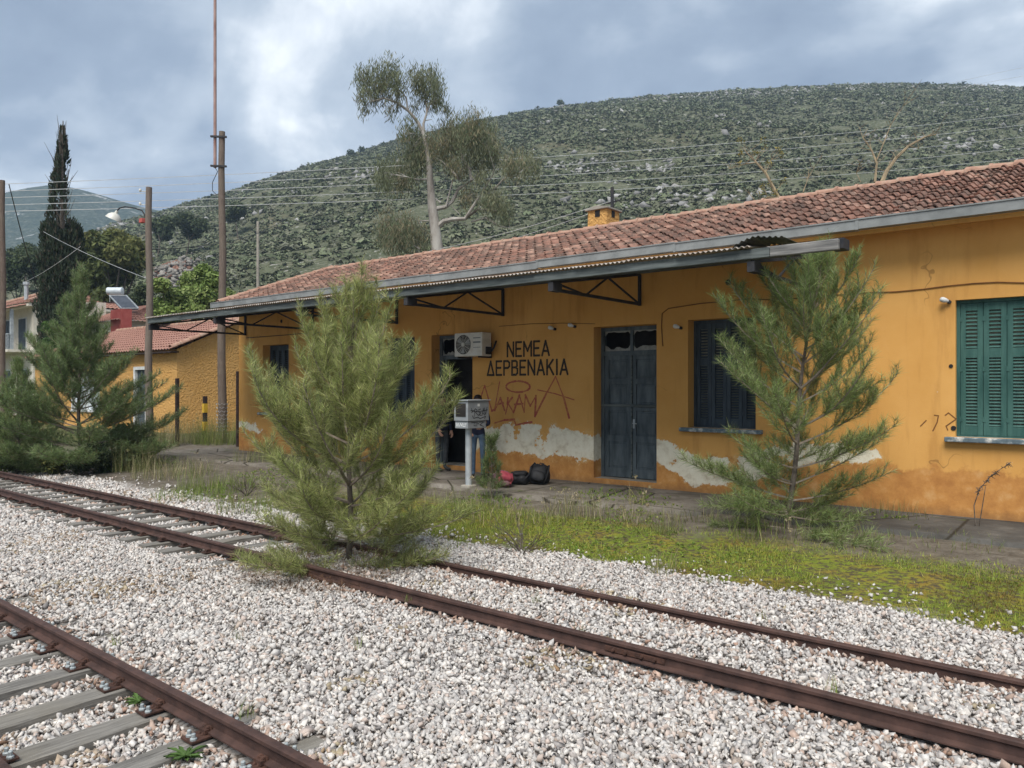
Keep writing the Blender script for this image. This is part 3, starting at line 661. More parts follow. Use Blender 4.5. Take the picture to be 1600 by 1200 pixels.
# ================================================================== STATION BUILDING
BX0, BX1, BYB = -20.76, 5.0, 20.2
st = thing('station_building', ((BX0 + BX1) / 2, YW, ZP), 'long ochre station building with clay tile roof and peeling plaster', 'building')
OPEN = [(-19.52, -18.27, 1.41, 3.34, 'w'), (-17.40, -16.12, ZP + .1, 3.34, 'd'), (-14.48, -13.26, 1.41, 3.34, 'w'), (-12.70, -11.42, ZP + .1, 3.34, 'd'),
        (-8.23, -6.85, ZP + .1, 3.31, 'd'), (-6.22, -4.97, 1.41, 3.34, 'w'), (-1.99, -0.74, 1.41, 3.40, 'w'), (1.8, 3.05, 1.41, 3.40, 'w')]
REC = 0.31
def front_wall():
    mb = MB(); xs = sorted({BX0, BX1, *[o[0] for o in OPEN], *[o[1] for o in OPEN]}); zs = sorted({0.0, 4.62, *[o[2] for o in OPEN], *[o[3] for o in OPEN]})
    for i in range(len(xs) - 1):
        for j in range(len(zs) - 1):
            xm, zm = (xs[i] + xs[i + 1]) / 2, (zs[j] + zs[j + 1]) / 2
            if any(o[0] < xm < o[1] and o[2] < zm < o[3] for o in OPEN): continue
            mb.add([(xs[i], YW, zs[j]), (xs[i + 1], YW, zs[j]), (xs[i + 1], YW, zs[j + 1]), (xs[i], YW, zs[j + 1])], [(0, 1, 2, 3)])
    for a, b, c, d, k in OPEN:
        y1 = YW + REC + 0.1
        mb.add([(a, YW, c), (a, y1, c), (a, y1, d), (a, YW, d)], [(0, 1, 2, 3)]); mb.add([(b, YW, c), (b, y1, c), (b, y1, d), (b, YW, d)], [(0, 1, 2, 3)])
        mb.add([(a, YW, d), (b, YW, d), (b, y1, d), (a, y1, d)], [(0, 1, 2, 3)]); mb.add([(a, YW, c), (b, YW, c), (b, y1, c), (a, y1, c)], [(0, 1, 2, 3)])
    # gable ends, back
    for x in (BX0, BX1):
        mb.add([(x, YW, 0), (x, BYB, 0), (x, BYB, 4.62), (x, 16.5, 5.98), (x, YW, 4.62)], [(0, 1, 2, 3, 4)])
    mb.add([(BX0, BYB, 0), (BX1, BYB, 0), (BX1, BYB, 4.62), (BX0, BYB, 4.62)], [(0, 1, 2, 3)])
    return mb
o = front_wall().build('wall', M['wall'], st)
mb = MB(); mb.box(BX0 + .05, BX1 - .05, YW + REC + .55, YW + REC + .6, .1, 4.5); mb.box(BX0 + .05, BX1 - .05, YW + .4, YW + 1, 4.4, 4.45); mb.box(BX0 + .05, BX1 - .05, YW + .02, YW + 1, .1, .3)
mb.build('painted_room_dark', M['dark'], st)  # near-black sheets stand in for the unlit rooms behind the openings

# ---- roof: tiles one by one
EY, EZ, RY, RZ = 12.38, 4.66, 16.5, 6.16
RX0, RX1 = -21.25, 5.4
sl = math.atan2(RZ - EZ, RY - EY); SLEN = math.hypot(RZ - EZ, RY - EY)
mb = MB()
mb.add([(RX0 + .03, EY + .02, EZ - .09), (RX1, EY + .02, EZ - .09), (RX1, RY, RZ - .09), (RX0 + .03, RY, RZ - .09), (RX1, 2 * RY - EY, EZ - .05), (RX0 + .03, 2 * RY - EY, EZ - .05)], [(0, 1, 2, 3), (3, 2, 4, 5)])
roof = mb.build('roof', M['rooffar'], st)
TW, TE, TL = 0.243, SLEN / 13.0, 0.41
def tile_geo():
    xs = np.array([0, .018, .040, .062, .082, .105, .150, .165, .180, .222, .243, .262]); hs = np.array([.006, .042, .060, .056, .032, .002, .001, .018, .001, .004, .026, .040])
    vs = []; n = len(xs)
    for y, dz, th in ((0, .046, 0), (TL, 0.0, 0)):
        vs += [(x, y, h + dz) for x, h in zip(xs, hs)]
    vs += [(x, 0.002, h + .046 - .022) for x, h in zip(xs, hs)]
    fs = [(i, i + 1, n + i + 1, n + i) for i in range(n - 1)] + [(2 * n + i, 2 * n + i + 1, i + 1, i) for i in range(n - 1)]
    return vs, fs
TVS, TFS = tile_geo()
tme = bpy.data.meshes.new('roof_tile'); tme.from_pydata(TVS, [], TFS); tme.materials.append(M['tile'])
cols = int((RX1 - RX0) / TW); places = []
for c in range(cols):
    for r_ in range(13):
        x = RX0 + c * TW; s = r_ * TE - .03; places.append((x, EY + s * math.cos(sl), EZ - .06 + s * math.sin(sl)))
PA = np.array(places); px, py, dd = proj(PA + np.array([.12, .15, .05]))
vis = (px > -50) & (px < 1605); order = np.argsort(np.where(vis, dd, 1e6))
near_set = set(order[:300].tolist()); rt = random.Random(5)
TV_ = np.array(TVS); VV = []; FF = []; nb = 0
rot = Matrix.Rotation(sl, 4, 'X')
RM = np.array(rot.to_3x3())
for i, (x, y, z) in enumerate(places):
    jx, jz, ja, jr = rt.uniform(-.008, .008), rt.uniform(-.004, .010), rt.uniform(-.02, .02), rt.uniform(-.012, .012)
    if i in near_set:
        t_ = link('roof_tile', tme, roof); t_.location = Vector((x + jx, y, z + jz)) - ORG[st.name]; t_.rotation_euler = (sl + jr, 0, ja)
    else:
        Rz = np.array([[math.cos(ja), -math.sin(ja), 0], [math.sin(ja), math.cos(ja), 0], [0, 0, 1]])
        VV.append(TV_ @ RM.T @ Rz.T + np.array([x + jx, y, z + jz])); FF.append(np.array(TFS) + nb); nb += len(TVS)
tag(np_obj('roof_tiles', np.concatenate(VV), np.concatenate(FF), M['tile'], roof), kind='stuff')
# ridge tiles
def ridge_geo(mb):
    n = 8; L = .42
    for k, (x, r0) in enumerate(((0, .118), (L * .86, .100), (L * .87, .128), (L, .130))):
        for j in range(n + 1):
            a = math.pi * j / n; mb.v.append((x, -r0 * math.cos(a) * 1.15, r0 * math.sin(a) * .95))
    for k in range(3):
        for j in range(n): mb.f.append((k * 9 + j, k * 9 + j + 1, k * 9 + 10 + j, k * 9 + 9 + j)); mb.m.append(0)
    mb.f.append(tuple(range(27, 36))); mb.m.append(0)
RG = shared(ridge_geo); RG.materials.append(M['ridge'])
x = RX0
while x < RX1 - .3:
    t_ = link('ridge_tile', RG, roof); t_.location = Vector((x, RY, RZ - .045 + rt.uniform(-.01, .012))) - ORG[st.name]; t_.rotation_euler = (rt.uniform(-.05, .05), rt.uniform(-.03, .03), rt.uniform(-.03, .03)); x += .385
# rake (gable edge) tiles
for k in range(12):
    s = k * .37; t_ = link('ridge_tile', RG, roof); t_.location = Vector((RX0 + .04, EY + s * math.cos(sl), EZ - .0 + s * math.sin(sl))) - ORG[st.name]; t_.rotation_euler = (0, -sl, R(90)); t_.scale = (.98, .8, .8)
# gutter: box gutter in lengths with joint straps, on rafters and a dark soffit board
gx_ = [RX0 - .08, -18.2, -15.2, -12.2, -9.2, -6.2, -3.2, -.2, 2.8, RX1]
for a, b in zip(gx_[:-1], gx_[1:]):
    mb = MB(); dz = rt.uniform(-.012, .012)
    mb.box(a + .002, b - .002, EY - .15, EY - .138, 4.495 + dz, 4.645 + dz); mb.box(a + .002, b - .002, EY - .138, EY + .02, 4.495 + dz, 4.507 + dz); mb.box(a + .002, b - .002, EY - .165, EY - .138, 4.632 + dz, 4.652 + dz)
    mb.box(a - .025, a + .025, EY - .157, EY - .150, 4.485 + dz, 4.642 + dz)
    mb.build('gutter', M['gutter'], roof)
mb = MB(); mb.box(RX0 + .1, RX1, EY + .03, YW + .02, 4.50, 4.53); mb.box(RX0 + .1, RX1, EY + .022, EY + .05, 4.44, 4.50); mb.build('soffit', M['wall'], roof)
# chimney
ch = at(948, 350, Y=16.45); cx = ch.x
mb = MB(); mb.box(cx - .56, cx, 16.45, 17.05, 5.9, 6.60); chm = mb.build('chimney', M['stucco'], st)
mb = MB(); mb.prism([(cx - .62, 16.39, 6.60), (cx + .06, 16.39, 6.60), (cx + .06, 16.39, 6.64), (cx - .28, 16.39, 6.70), (cx - .62, 16.39, 6.64)], (0, .72, 0)); mb.build('chimney_cap', M['concrete'], chm, bevel=.01)
for b in ((cx - .34, cx - .2, 16.438, 16.46, 6.42, 6.585), (cx - .01, cx + .012, 16.68, 16.82, 6.42, 6.585)):
    mb = MB(); mb.box(*b); mb.build('painted_smoke_hole', M['black_paint_and_hole_shade'], chm)  # black plates stand in for the shade inside the flue openings
mb = MB(); mb.tube([(cx - .36, 17.3, 5.9), (cx - .36, 17.3, 7.35)], .045, 8); mb.bar((cx - .55, 17.3, 6.95), (cx - .15, 17.3, 6.98), .03); mb.build('service_pole', M['iron'], chm)

# ---- openings
def door_leaf(parent, x0, x1, z0, z1, y, panels=4):
    w_ = x1 - x0; mb = MB(); st_ = .085
    mb.box(x0, x0 + st_, y, y + .045, z0, z1); mb.box(x1 - st_, x1, y, y + .045, z0, z1)
    hh = (z1 - z0); zz = [z0 + hh * f for f in (0.0, .075, .29, .345, .545, .60, .765, .81, .965, 1.0)]
    for a, b in ((0, 1), (2, 3), (4, 5), (6, 7), (8, 9)): mb.box(x0 + st_, x1 - st_, y + .001, y + .044, zz[a], zz[b])
    leaf = mb.build('door_leaf', M['door'], parent)
    for a, b in ((1, 2), (3, 4), (5, 6), (7, 8)):
        m2 = MB(); m2.box(x0 + st_, x1 - st_, y + .022, y + .034, zz[a], zz[b]); m2.box(x0 + st_ + .035, x1 - st_ - .035, y + .010, y + .024, zz[a] + .035, zz[b] - .035)
        m2.build('door_panel', M['door'], parent, bevel=.006)
def make_door(a, b, c, d, kind):
    y = YW + REC - .03; mb = MB(); fw = .075; tz = d - .56
    mb.box(a, a + fw, y - .01, y + .08, c, d - .002); mb.box(b - fw, b, y - .01, y + .08, c, d - .002); mb.box(a + fw, b - fw, y - .01, y + .08, d - fw, d - .002)
    mb.box(a + fw, b - fw, y - .012, y + .08, tz, tz + .09); mb.box((a + b) / 2 - .03, (a + b) / 2 + .03, y, y + .07, tz + .09, d - fw)
    dr = mb.build('door', M['door'], st)
    tag(dr, {'full': 'blue-grey panelled double door with broken transom panes', 'open': 'open doorway with blue frame under the air conditioner', 'far': 'dark doorway behind the middle pine'}[kind])
    m2 = MB(); m2.box(a + .01, b - .01, YW + .03, YW + REC + .3, c - .2, c + .002); m2.build('threshold', M['concrete'], dr)
    mid = (a + b) / 2; rj = random.Random(int(a * 100))
    for p0, p1 in ((a + fw, mid - .03), (mid + .03, b - fw)):      # jagged remains of the panes
        for zb, sgn in ((tz + .09, 1), (d - fw, -1)):
            pts = [(p0, y + .03, zb)]; n = 9
            for i in range(n + 1): pts.append((p0 + (p1 - p0) * i / n, y + .03, zb + sgn * ((.10 if sgn > 0 else .035) * rj.uniform(.25, 1.0) + (.07 if i in (0, n) else 0))))
            pts.append((p1, y + .03, zb)); m3 = MB(); m3.prism(pts, (0, .004, 0)); m3.build('broken_pane', M['glass'], dr)
    if kind == 'full':
        door_leaf(dr, a + fw, mid - .004, c + .02, tz, y + .02); door_leaf(dr, mid + .004, b - fw, c + .02, tz, y + .02)
        m3 = MB(); zb = c + .02 + (tz - c) * .575; m3.box(a + .01, b - .01, y - .026, y - .012, zb, zb + .05); m3.box(mid - .012, mid + .012, y - .012, y + .02, c + .05, tz); m3.build('security_bar', M['beam'], dr, bevel=.004)
        m3 = MB(); m3.tube([(mid + .04, y + .02, c + 1.08), (mid + .04, y - .03, c + 1.08), (mid + .13, y - .035, c + 1.075)], .010, 8); m3.box(mid + .02, mid + .06, y + .012, y + .02, c + .98, c + 1.16); m3.build('door_handle', M['steel'], dr)
    else:
        door_leaf(dr, a + fw, a + fw + .12, c + .02, tz, y + .02)
def make_window(a, b, c, d, paint, slats, label):
    y = YW + REC - .06 if paint != 'green' else YW + .10; mb = MB(); fw = .045
    mb.box(a, a + fw, y - .01, y + .07, c, d - .002); mb.box(b - fw, b, y - .01, y + .07, c, d - .002); mb.box(a + fw, b - fw, y - .01, y + .07, d - fw, d - .002); mb.box(a + fw, b - fw, y - .01, y + .07, c, c + .02)
    wd = mb.build('window', M[paint], st); tag(wd, label)
    m2 = MB(); m2.prism([(a - .13, YW - .11, c - .075), (b + .13, YW - .11, c - .075), (b + .13, YW + .001, c - .075), (a - .13, YW + .001, c - .075)], (0, 0, .07)); m2.box(a + .001, b - .001, YW, y + .05, c - .07, c + .001)
    m2.build('window_sill', M['sill'], wd, bevel=.012)
    n = 4; w_ = (b - a - 2 * fw) / n; z0, z1 = c + .022, d - fw - .004; hz = z1 - z0; zm0, zm1 = z0 + hz * .585, z0 + hz * .655
    for i in range(n):
        x0, x1 = a + fw + i * w_ + .003, a + fw + (i + 1) * w_ - .003; m3 = MB(); s_ = .07
        m3.box(x0, x0 + s_, y, y + .04, z0, z1); m3.box(x1 - s_, x1, y, y + .04, z0, z1)
        for q0, q1 in ((z0, z0 + .13), (zm0, zm1), (z1 - .11, z1)): m3.box(x0 + s_, x1 - s_, y + .001, y + .039, q0, q1)
        m3.build('shutter_leaf', M[paint], wd, bevel=.003)
        m4 = MB(); m4.box(x0 + s_, x1 - s_, y + .045, y + .05, z0 + .1, z1 - .1); m4.build('shutter_backing', M['slat'] if slats else M['dark'], wd)  # backing sheet; the dark version stands in for shade behind the louvres
        for q0, q1, k in ((z0 + .13, zm0, 21), (zm1, z1 - .11, 10)):
            def slat(mb_, zc): mb_.prism([(x0 + s_, y + .006, zc - .014), (x0 + s_, y + .010, zc - .018), (x0 + s_, y + .036, zc + .012), (x0 + s_, y + .032, zc + .016)], (x1 - x0 - 2 * s_, 0, 0))
            if slats:
                for j in range(k): m5 = MB(); slat(m5, q0 + (q1 - q0) * (j + .5) / k); m5.build('slat', M[paint], wd)
            else:
                m5 = MB()
                for j in range(k): slat(m5, q0 + (q1 - q0) * (j + .5) / k)
                m5.build('louvre', M[paint], wd)
        if slats:
            for hzv in (.12, .5, .88):
                m6 = MB(); zc = z0 + hz * hzv; m6.box(x0 - .012, x0 + .03, y - .006, y, zc - .035, zc + .035); m6.build('hinge', M[paint], wd)
make_window(*OPEN[0][:4], 'blue', False, 'dark shuttered window at the far left end')
make_door(*OPEN[1][:4], 'far')
make_window(*OPEN[2][:4], 'blue', False, 'dark shuttered window behind the middle pine')
make_door(*OPEN[3][:4], 'open')
make_door(*OPEN[4][:4], 'full')
make_window(*OPEN[5][:4], 'blue', True, 'dark blue shuttered window half hidden by the right pine')
make_window(*OPEN[6][:4], 'green', True, 'green louvred shutters with chipped sill at right edge')
make_window(*OPEN[7][:4], 'green', False, 'green shuttered window beyond the right edge')

# ---- lettering, graffiti: strokes of paint on the wall
def strokes(lines, wd, to3, nrm, step=.00025, off=.003, jitter=0):
    mb = MB(); k = 0; nrm = Vector(nrm)
    for ln in lines:
        for i in range(len(ln) - 1):
            a, b = Vector(ln[i]), Vector(ln[i + 1]); d = (b - a)
            if d.length < 1e-6: continue
            d.normalize(); wv = wd * (1 + jitter * math.sin(k * 2.3 + a.x * 9)); q = Vector((-d.y, d.x)) * wv / 2; e = d * wv * .5
            cs = [a - e * .6 + q, a - e + q * .5, a - e - q * .5, a - e * .6 - q, b + e * .6 - q, b + e - q * .5, b + e + q * .5, b + e * .6 + q]
            mb.add([to3(c) + nrm * (off + k * step) for c in cs], [tuple(range(8))]); k += 1
    return mb
GL = {'N': [[(0, 0), (0, 1), (.56, 0), (.56, 1)]], 'E': [[(.48, 0), (0, 0), (0, 1), (.48, 1)], [(0, .52), (.40, .52)]], 'M': [[(0, 0), (0, 1), (.33, .35), (.66, 1), (.66, 0)]],
      'A': [[(0, 0), (.30, 1), (.60, 0)], [(.11, .30), (.49, .30)]], 'D': [[(0, 0), (.30, 1), (.60, 0), (0, 0)]], 'P': [[(0, 0), (0, 1), (.36, 1), (.5, .88), (.5, .62), (.36, .5), (0, .5)]],
      'B': [[(0, 0), (0, 1), (.34, 1), (.46, .9), (.46, .64), (.34, .53), (0, .53)], [(.34, .53), (.5, .42), (.5, .12), (.36, 0), (0, 0)]], 'K': [[(0, 0), (0, 1)], [(.5, 1), (.02, .42)], [(.17, .60), (.54, 0)]], 'I': [[(.05, 0), (.05, 1)]]}
GW = {'N': .56, 'E': .48, 'M': .66, 'A': .60, 'D': .60, 'P': .5, 'B': .5, 'K': .54, 'I': .10}
def word(txt, x0, x1, z0, h):
    tot = sum(GW[c] for c in txt) * h; gap = ((x1 - x0) - tot) / (len(txt) - 1); x = x0
    for c in txt:
        strokes([[(x + p[0] * h, z0 + p[1] * h) for p in ln] for ln in GL[c]], .046, lambda c_: Vector((c_.x, YW, c_.y)), (0, -1, 0)).build('painted_letter', M['sign_paint'], st)
        x += GW[c] * h + gap
word('NEMEA', wx(793, YW), wx(858, YW), 2.79, .295)
word('DEPBENAKIA', wx(762, YW), wx(887, YW), 2.395, .295)
def g5(x, y): p = at(680 + x / 6, 480 + y / 6, Y=YW); return (p.x, p.z)
def spray(lines): return [[g5(*p) for p in ln] for ln in lines]
ell = [(778 + 112 * math.cos(a), 745 + 52 * math.sin(a)) for a in np.linspace(0, 2 * math.pi, 22)]
for ln in ([[(425, 855), (465, 735), (532, 972), (558, 960), (605, 700)]], [ell], [[(560, 970), (612, 850), (652, 965)], [(580, 910), (640, 897)]], [[(682, 850), (676, 905), (690, 880), (660, 1002)], [(722, 848), (683, 900), (735, 985)]],
           [[(735, 985), (790, 825), (835, 985)], [(745, 912), (822, 905)]], [[(835, 985), (846, 825), (892, 925), (946, 832), (936, 1022)]], [[(936, 1022), (1040, 815), (1130, 650), (1200, 830), (1256, 1035)], [(962, 775), (1130, 812), (1302, 868)]],
           [[(560, 1085), (650, 1058), (740, 1052), (756, 1105), (830, 1088), (905, 1078)]]):
    strokes(spray(ln), .036, lambda c_: Vector((c_.x, YW, c_.y)), (0, -1, 0), jitter=.32).build('graffiti_stroke', M['red_paint'], st)
g4 = lambda x, y: (lambda p: (p.x, p.z))(at(1360 + x / 4.1375, 430 + y / 4.1375, Y=YW))
for ln in ([(415, 905), (440, 908), (432, 950), (405, 1005)], [(485, 905), (505, 890), (555, 930), (490, 975), (500, 1000)], [(325, 975), (360, 940)]):
    strokes([[g4(*p) for p in ln]], .016, lambda c_: Vector((c_.x, YW, c_.y)), (0, -1, 0)).build('scrawl', M['cable_ochre'], st)
# cables and fittings on the wall
def wall_cable(pts, r, m='cable_ochre'):
    mb = MB(); mb.tube([(lambda p: (p.x, YW - r * 1.2, p.z))(at(x, y, Y=YW)) for x, y in pts], r, 6); return mb.build('cable', M[m], st)
wall_cable([(1036, 541), (1034, 510), (1035, 490), (1045, 482), (1097, 474), (1135, 471), (1167, 467), (1215, 469), (1290, 462), (1363, 457), (1400, 456), (1442, 452), (1480, 447), (1520, 443), (1560, 441), (1630, 443)], .009)
wall_cable([(385, 528), (440, 524), (500, 519), (560, 513)], .009, 'cable')
wall_cable([(780, 510), (830, 506), (880, 505), (930, 506)], .006)
for x, y in ((1480, 470), (1062, 511), (866, 513), (897, 509)):
    p = at(x, y, Y=YW); mb = MB(); mb.lathe((p.x + .03, YW, p.z - .02), [(.028, 0), (.028, .05), (.02, .055), (0, .055)], 10, (0, -1, 0)); f = mb.build('lamp_socket', M['iron'], st)
    mb = MB(); mb.lathe((p.x + .02, YW - .05, p.z - .01), [(.0, .12), (.03, .11), (.042, .075), (.034, .035), (.018, 0)], 10, (-.75, -.5, .25)); mb.build('bulb', M['white_paint'], f, smooth=True)
for x, y, r_ in ((1138, 441, .05), (1486, 572, .028), (1490, 669, .035), (440, 502, .05)):
    p = at(x, y, Y=YW); mb = MB(); mb.lathe((p.x, YW - .004, p.z), [(r_, 0), (r_, .006), (0, .0055)], 12, (0, -1, 0)); mb.build('painted_hole', M['black_paint_and_hole_shade'], st)  # flat black disc, stands in for the dark inside a hole

# ================================================================== CANOPY
YC = 9.92
cn = thing('platform_canopy', (-11.5, YC, 3.7), 'corrugated platform canopy on black iron brackets along the station front', 'canopy')
CX0, CX1 = -20.42, -2.80
mb = MB(); mb.box(CX0, -3.66, YC - .03, YC + .04, 3.825, 3.955); mb.build('fascia_beam', M['beam'], cn, bevel=.008)
mb = MB(); mb.box(-3.655, CX1, YC - .035, YC + .04, 3.825, 3.962); o = mb.build('fascia_beam', M['beam_pale'], cn, bevel=.012); tag(o, 'bleached grey end piece of the canopy beam')
mb = MB(); mb.box(CX1 - .12, CX1 + .04, YC + .045, YC + .30, 3.85, 3.98); mb.build('end_block', M['iron'], cn)
def zc_(y): return 3.985 + (y - YC) / (YW - YC) * .36
def sheet(mb, x0, x1, y0, y1, dz=0, zf=zc_):
    n = max(8, int((x1 - x0) / .0127)); vs = []
    for i in range(n + 1):
        x = x0 + (x1 - x0) * i / n; w_ = .014 * math.sin(2 * math.pi * x / .076)
        vs += [(x, y0, zf(y0) + w_ + dz), (x, y1, zf(y1) + w_ + dz), (x, y0, zf(y0) + w_ + dz - .004)]
    mb.add(vs, [(3 * i, 3 * i + 3, 3 * i + 4, 3 * i + 1) for i in range(n)] + [(3 * i + 2, 3 * i + 5, 3 * i + 3, 3 * i) for i in range(n)])
x = CX0 - .02; k = 0
while x < -4.0:
    x1 = min(x + .86, -3.95); mb = MB(); sheet(mb, x, x1 + .06, YC - .09 + rt.uniform(-.025, .02), YW - .005, rt.uniform(0, .006) + .006 * (k % 2)); mb.build('corrugated_sheet', M['corr'], cn); x += .86; k += 1
mb = MB()                                                        # buckled loose sheet at the broken end
n = 40; vs = []
for i in range(n + 1):
    f_ = i / n; x = -4.15 + .72 * f_
    for y in (YC - .10, YC + .6):
        vs.append((x, y, 3.99 + .11 * math.sin(min(1, f_ * 1.6) * math.pi * .62) * (1 - .75 * max(0, f_ - .45)) + .014 * math.sin(2 * math.pi * x / .076)))
mb.add(vs, [(2 * i, 2 * i + 2, 2 * i + 3, 2 * i + 1) for i in range(n)]); o = mb.build('corrugated_sheet', M['corr_old'], cn); tag(o, 'buckled dark sheet lifted at the canopy end')
for y in (10.55, 11.25, 11.95, 12.6):
    mb = MB(); mb.box(CX0 + .02, -3.86, y - .03, y + .03, zc_(y) - .085, zc_(y) - .018); mb.build('purlin', M['beam'], cn)
for bx in (-20.38, -17.15, -13.85, -10.52, -7.19, -3.92):
    mb = MB(); zb = 3.69; yo = YC + .03; yw = YW - .03
    mb.bar((bx, yo, zb), (bx, yw, zb), .045, .05); mb.bar((bx, yw, zb - .03), (bx, yw, 4.25), .05); mb.bar((bx, yo + .02, 3.80), (bx, yw, 4.245), .045)
    mb.box(bx - .05, bx + .05, yo - .03, yo + .22, zb - .03, 3.80)
    yy = [yo + (yw - yo) * q for q in (.08, .35, .60, 1.0)]; zt = lambda y: 3.80 + (y - yo) / (yw - yo) * .445
    mb.bar((bx, yy[1], zb), (bx, yo + .12, zt(yo) - .0), .028); mb.bar((bx, yy[1], zb), (bx, yy[2], zt(yy[2])), .028); mb.bar((bx, yy[2], zt(yy[2])), (bx, yw, zb), .028)
    mb.build('bracket', M['iron'], cn)

# ================================================================== AIR CONDITIONER
ax0, ax1 = wx(710, 12.38), wx(753, 12.38); az0, az1, ay = 2.80, 3.31, 12.38
ac = thing('air_conditioner', ((ax0 + ax1) / 2, ay + .15, az0), 'cream outdoor air conditioner unit mounted above the open doorway', 'air conditioner')
mb = MB(); mb.box(ax0, ax1, ay, ay + .31, az0, az1); mb.build('casing', M['ac'], ac, bevel=.015)
fcx, fcz, fr = ax0 + .27, (az0 + az1) / 2, .215
mb = MB(); mb.lathe((fcx, ay - .004, fcz), [(0, 0), (fr, 0), (fr, .003), (0, .003)], 28, (0, -1, 0)); mb.build('painted_fan_well', M['black_paint_and_hole_shade'], ac)  # flat black disc stands in for the shaded recess behind the grille
mb = MB()
for rr_ in (.06, .09, .12, .15, .18, .212): mb.tube([(fcx + rr_ * math.cos(a), ay - .016, fcz + rr_ * math.sin(a)) for a in np.linspace(0, 2 * math.pi, 25)], .0035, 4, False)
for a in np.linspace(0, 2 * math.pi, 13)[:-1]: mb.bar((fcx + .04 * math.cos(a), ay - .016, fcz + .04 * math.sin(a)), (fcx + .21 * math.cos(a), ay - .016, fcz + .21 * math.sin(a)), .005)
mb.lathe((fcx, ay - .012, fcz), [(.0, .012), (.042, .012), (.045, 0)], 14, (0, -1, 0)); mb.build('fan_grille', M['ac'], ac)
mb = MB()
for a in (0.4, 2.5, 4.6): mb.add([(fcx + .04 * math.cos(a), ay - .008, fcz + .04 * math.sin(a)), (fcx + .2 * math.cos(a - .3), ay - .010, fcz + .2 * math.sin(a - .3)), (fcx + .2 * math.cos(a + .45), ay - .006, fcz + .2 * math.sin(a + .45))], [(0, 1, 2)])
mb.build('fan_blades', M['cab'], ac)
for i in range(3):
    mb = MB(); zq = az1 - .13 - i * .1; mb.box(fcx + .28, ax1 - .04, ay - .003, ay, zq, zq + (.02, .035, .012)[i]); mb.build('label_strip', M['gutter'], ac)
mb = MB()
for x in (ax0 + .1, ax1 - .1): mb.box(x - .02, x + .02, ay + .01, YW, az0 - .035, az0 - .002); mb.box(x - .02, x + .02, YW - .03, YW - .002, az0 - .02, az0 + .3)
mb.build('bracket', M['iron'], ac)
mb = MB(); mb.tube([(ax1, ay + .2, az0 + .1), (ax1 + .07, ay + .22, az0 + .09), (ax1 + .09, ay + .3, az0 + .2), (ax1 + .05, YW - .01, az0 + .33)], .02, 8); mb.box(ax1 - .001, ax1 + .025, ay + .12, ay + .27, az0 + .04, az0 + .2); mb.build('pipe', M['iron'], ac)

# ================================================================== THINGS ON THE PLATFORM
# ---- meter cabinet on a post
cb_ = at(731, 658, Y=10.55); kx, ky = cb_.x, 10.55
cab = thing('utility_cabinet', (kx - .16, ky + .25, .2), 'grey metal utility cabinet with black graffiti on a galvanised post', 'utility cabinet')
mb = MB(); mb.box(kx - .35, kx, ky, ky + .60, 1.50, 1.875); mb.build('upper_box', M['cab'], cab, bevel=.008)
mb = MB(); mb.box(kx - .34, kx - .02, ky + .02, ky + .54, 1.36, 1.497); mb.build('lower_box', M['cab'], cab, bevel=.008)
mb = MB(); mb.prism([(kx - .39, ky - .03, 1.877), (kx + .025, ky - .03, 1.877), (kx + .025, ky + .63, 1.877), (kx - .39, ky + .63, 1.877)], (0, 0, .018)); mb.build('lid', M['steel'], cab, bevel=.004)
mb = MB(); mb.box(kx - .30, kx - .05, ky - .006, ky - .001, 1.58, 1.83); mb.build('dark_panel', M['dark'], cab)  # plain dark panel on the front face
mb = MB(); mb.tube([(kx - .16, ky + .2, .1), (kx - .16, ky + .2, 1.36)], .062, 16); mb.build('post', M['steel'], cab, smooth=True)
mb = MB(); mb.box(kx - .27, kx - .05, ky + .09, ky + .31, .12, .30); mb.build('post_base', M['concrete'], cab, bevel=.02)
mb = MB(); mb.box(kx + .001, kx + .004, ky + .27, ky + .33, 1.77, 1.82); mb.build('sticker', M['white_paint'], cab)
def side(c_): return Vector((kx, ky + c_.x, c_.y))
scr = [[(.09, 1.74), (.13, 1.68), (.10, 1.66), (.19, 1.71)], [(.17, 1.58), (.20, 1.73), (.26, 1.70), (.21, 1.66), (.29, 1.60)], [(.36, 1.72), (.30, 1.71), (.31, 1.65), (.37, 1.65), (.30, 1.61), (.38, 1.60)],
       [(.40, 1.60), (.43, 1.73), (.47, 1.60), (.41, 1.65)], [(.46, 1.74), (.50, 1.61), (.54, 1.75)], [(.12, 1.60), (.16, 1.55), (.28, 1.57), (.34, 1.54), (.50, 1.58), (.47, 1.54)], [(.08, 1.70), (.22, 1.67), (.4, 1.68), (.55, 1.70)]]
for ln in scr: strokes([ln], .013, side, (1, 0, 0), off=.0025).build('graffiti_stroke', M['black_paint_and_hole_shade'], cab)
def side2(c_): return Vector((kx - .02, ky + c_.x, c_.y))
for ln in ([(.12, 1.47), (.30, 1.475)], [(.20, 1.475), (.19, 1.41), (.28, 1.405)], [(.24, 1.44), (.33, 1.445)], [(.33, 1.475), (.46, 1.47), (.36, 1.42), (.46, 1.39)]): strokes([ln], .012, side2, (1, 0, 0), off=.0025).build('graffiti_stroke', M['black_paint_and_hole_shade'], cab)
def frontf(c_): return Vector((kx - .34 + c_.x, ky + .02, c_.y))
for ln in ([(.03, 1.46), (.05, 1.40), (.08, 1.46), (.10, 1.40)], [(.12, 1.40), (.14, 1.46), (.17, 1.41), (.19, 1.46)], [(.21, 1.45), (.20, 1.40), (.26, 1.40), (.25, 1.45), (.29, 1.45)]): strokes([ln], .012, frontf, (0, -1, 0), off=.0025).build('graffiti_stroke', M['white_paint'], cab)

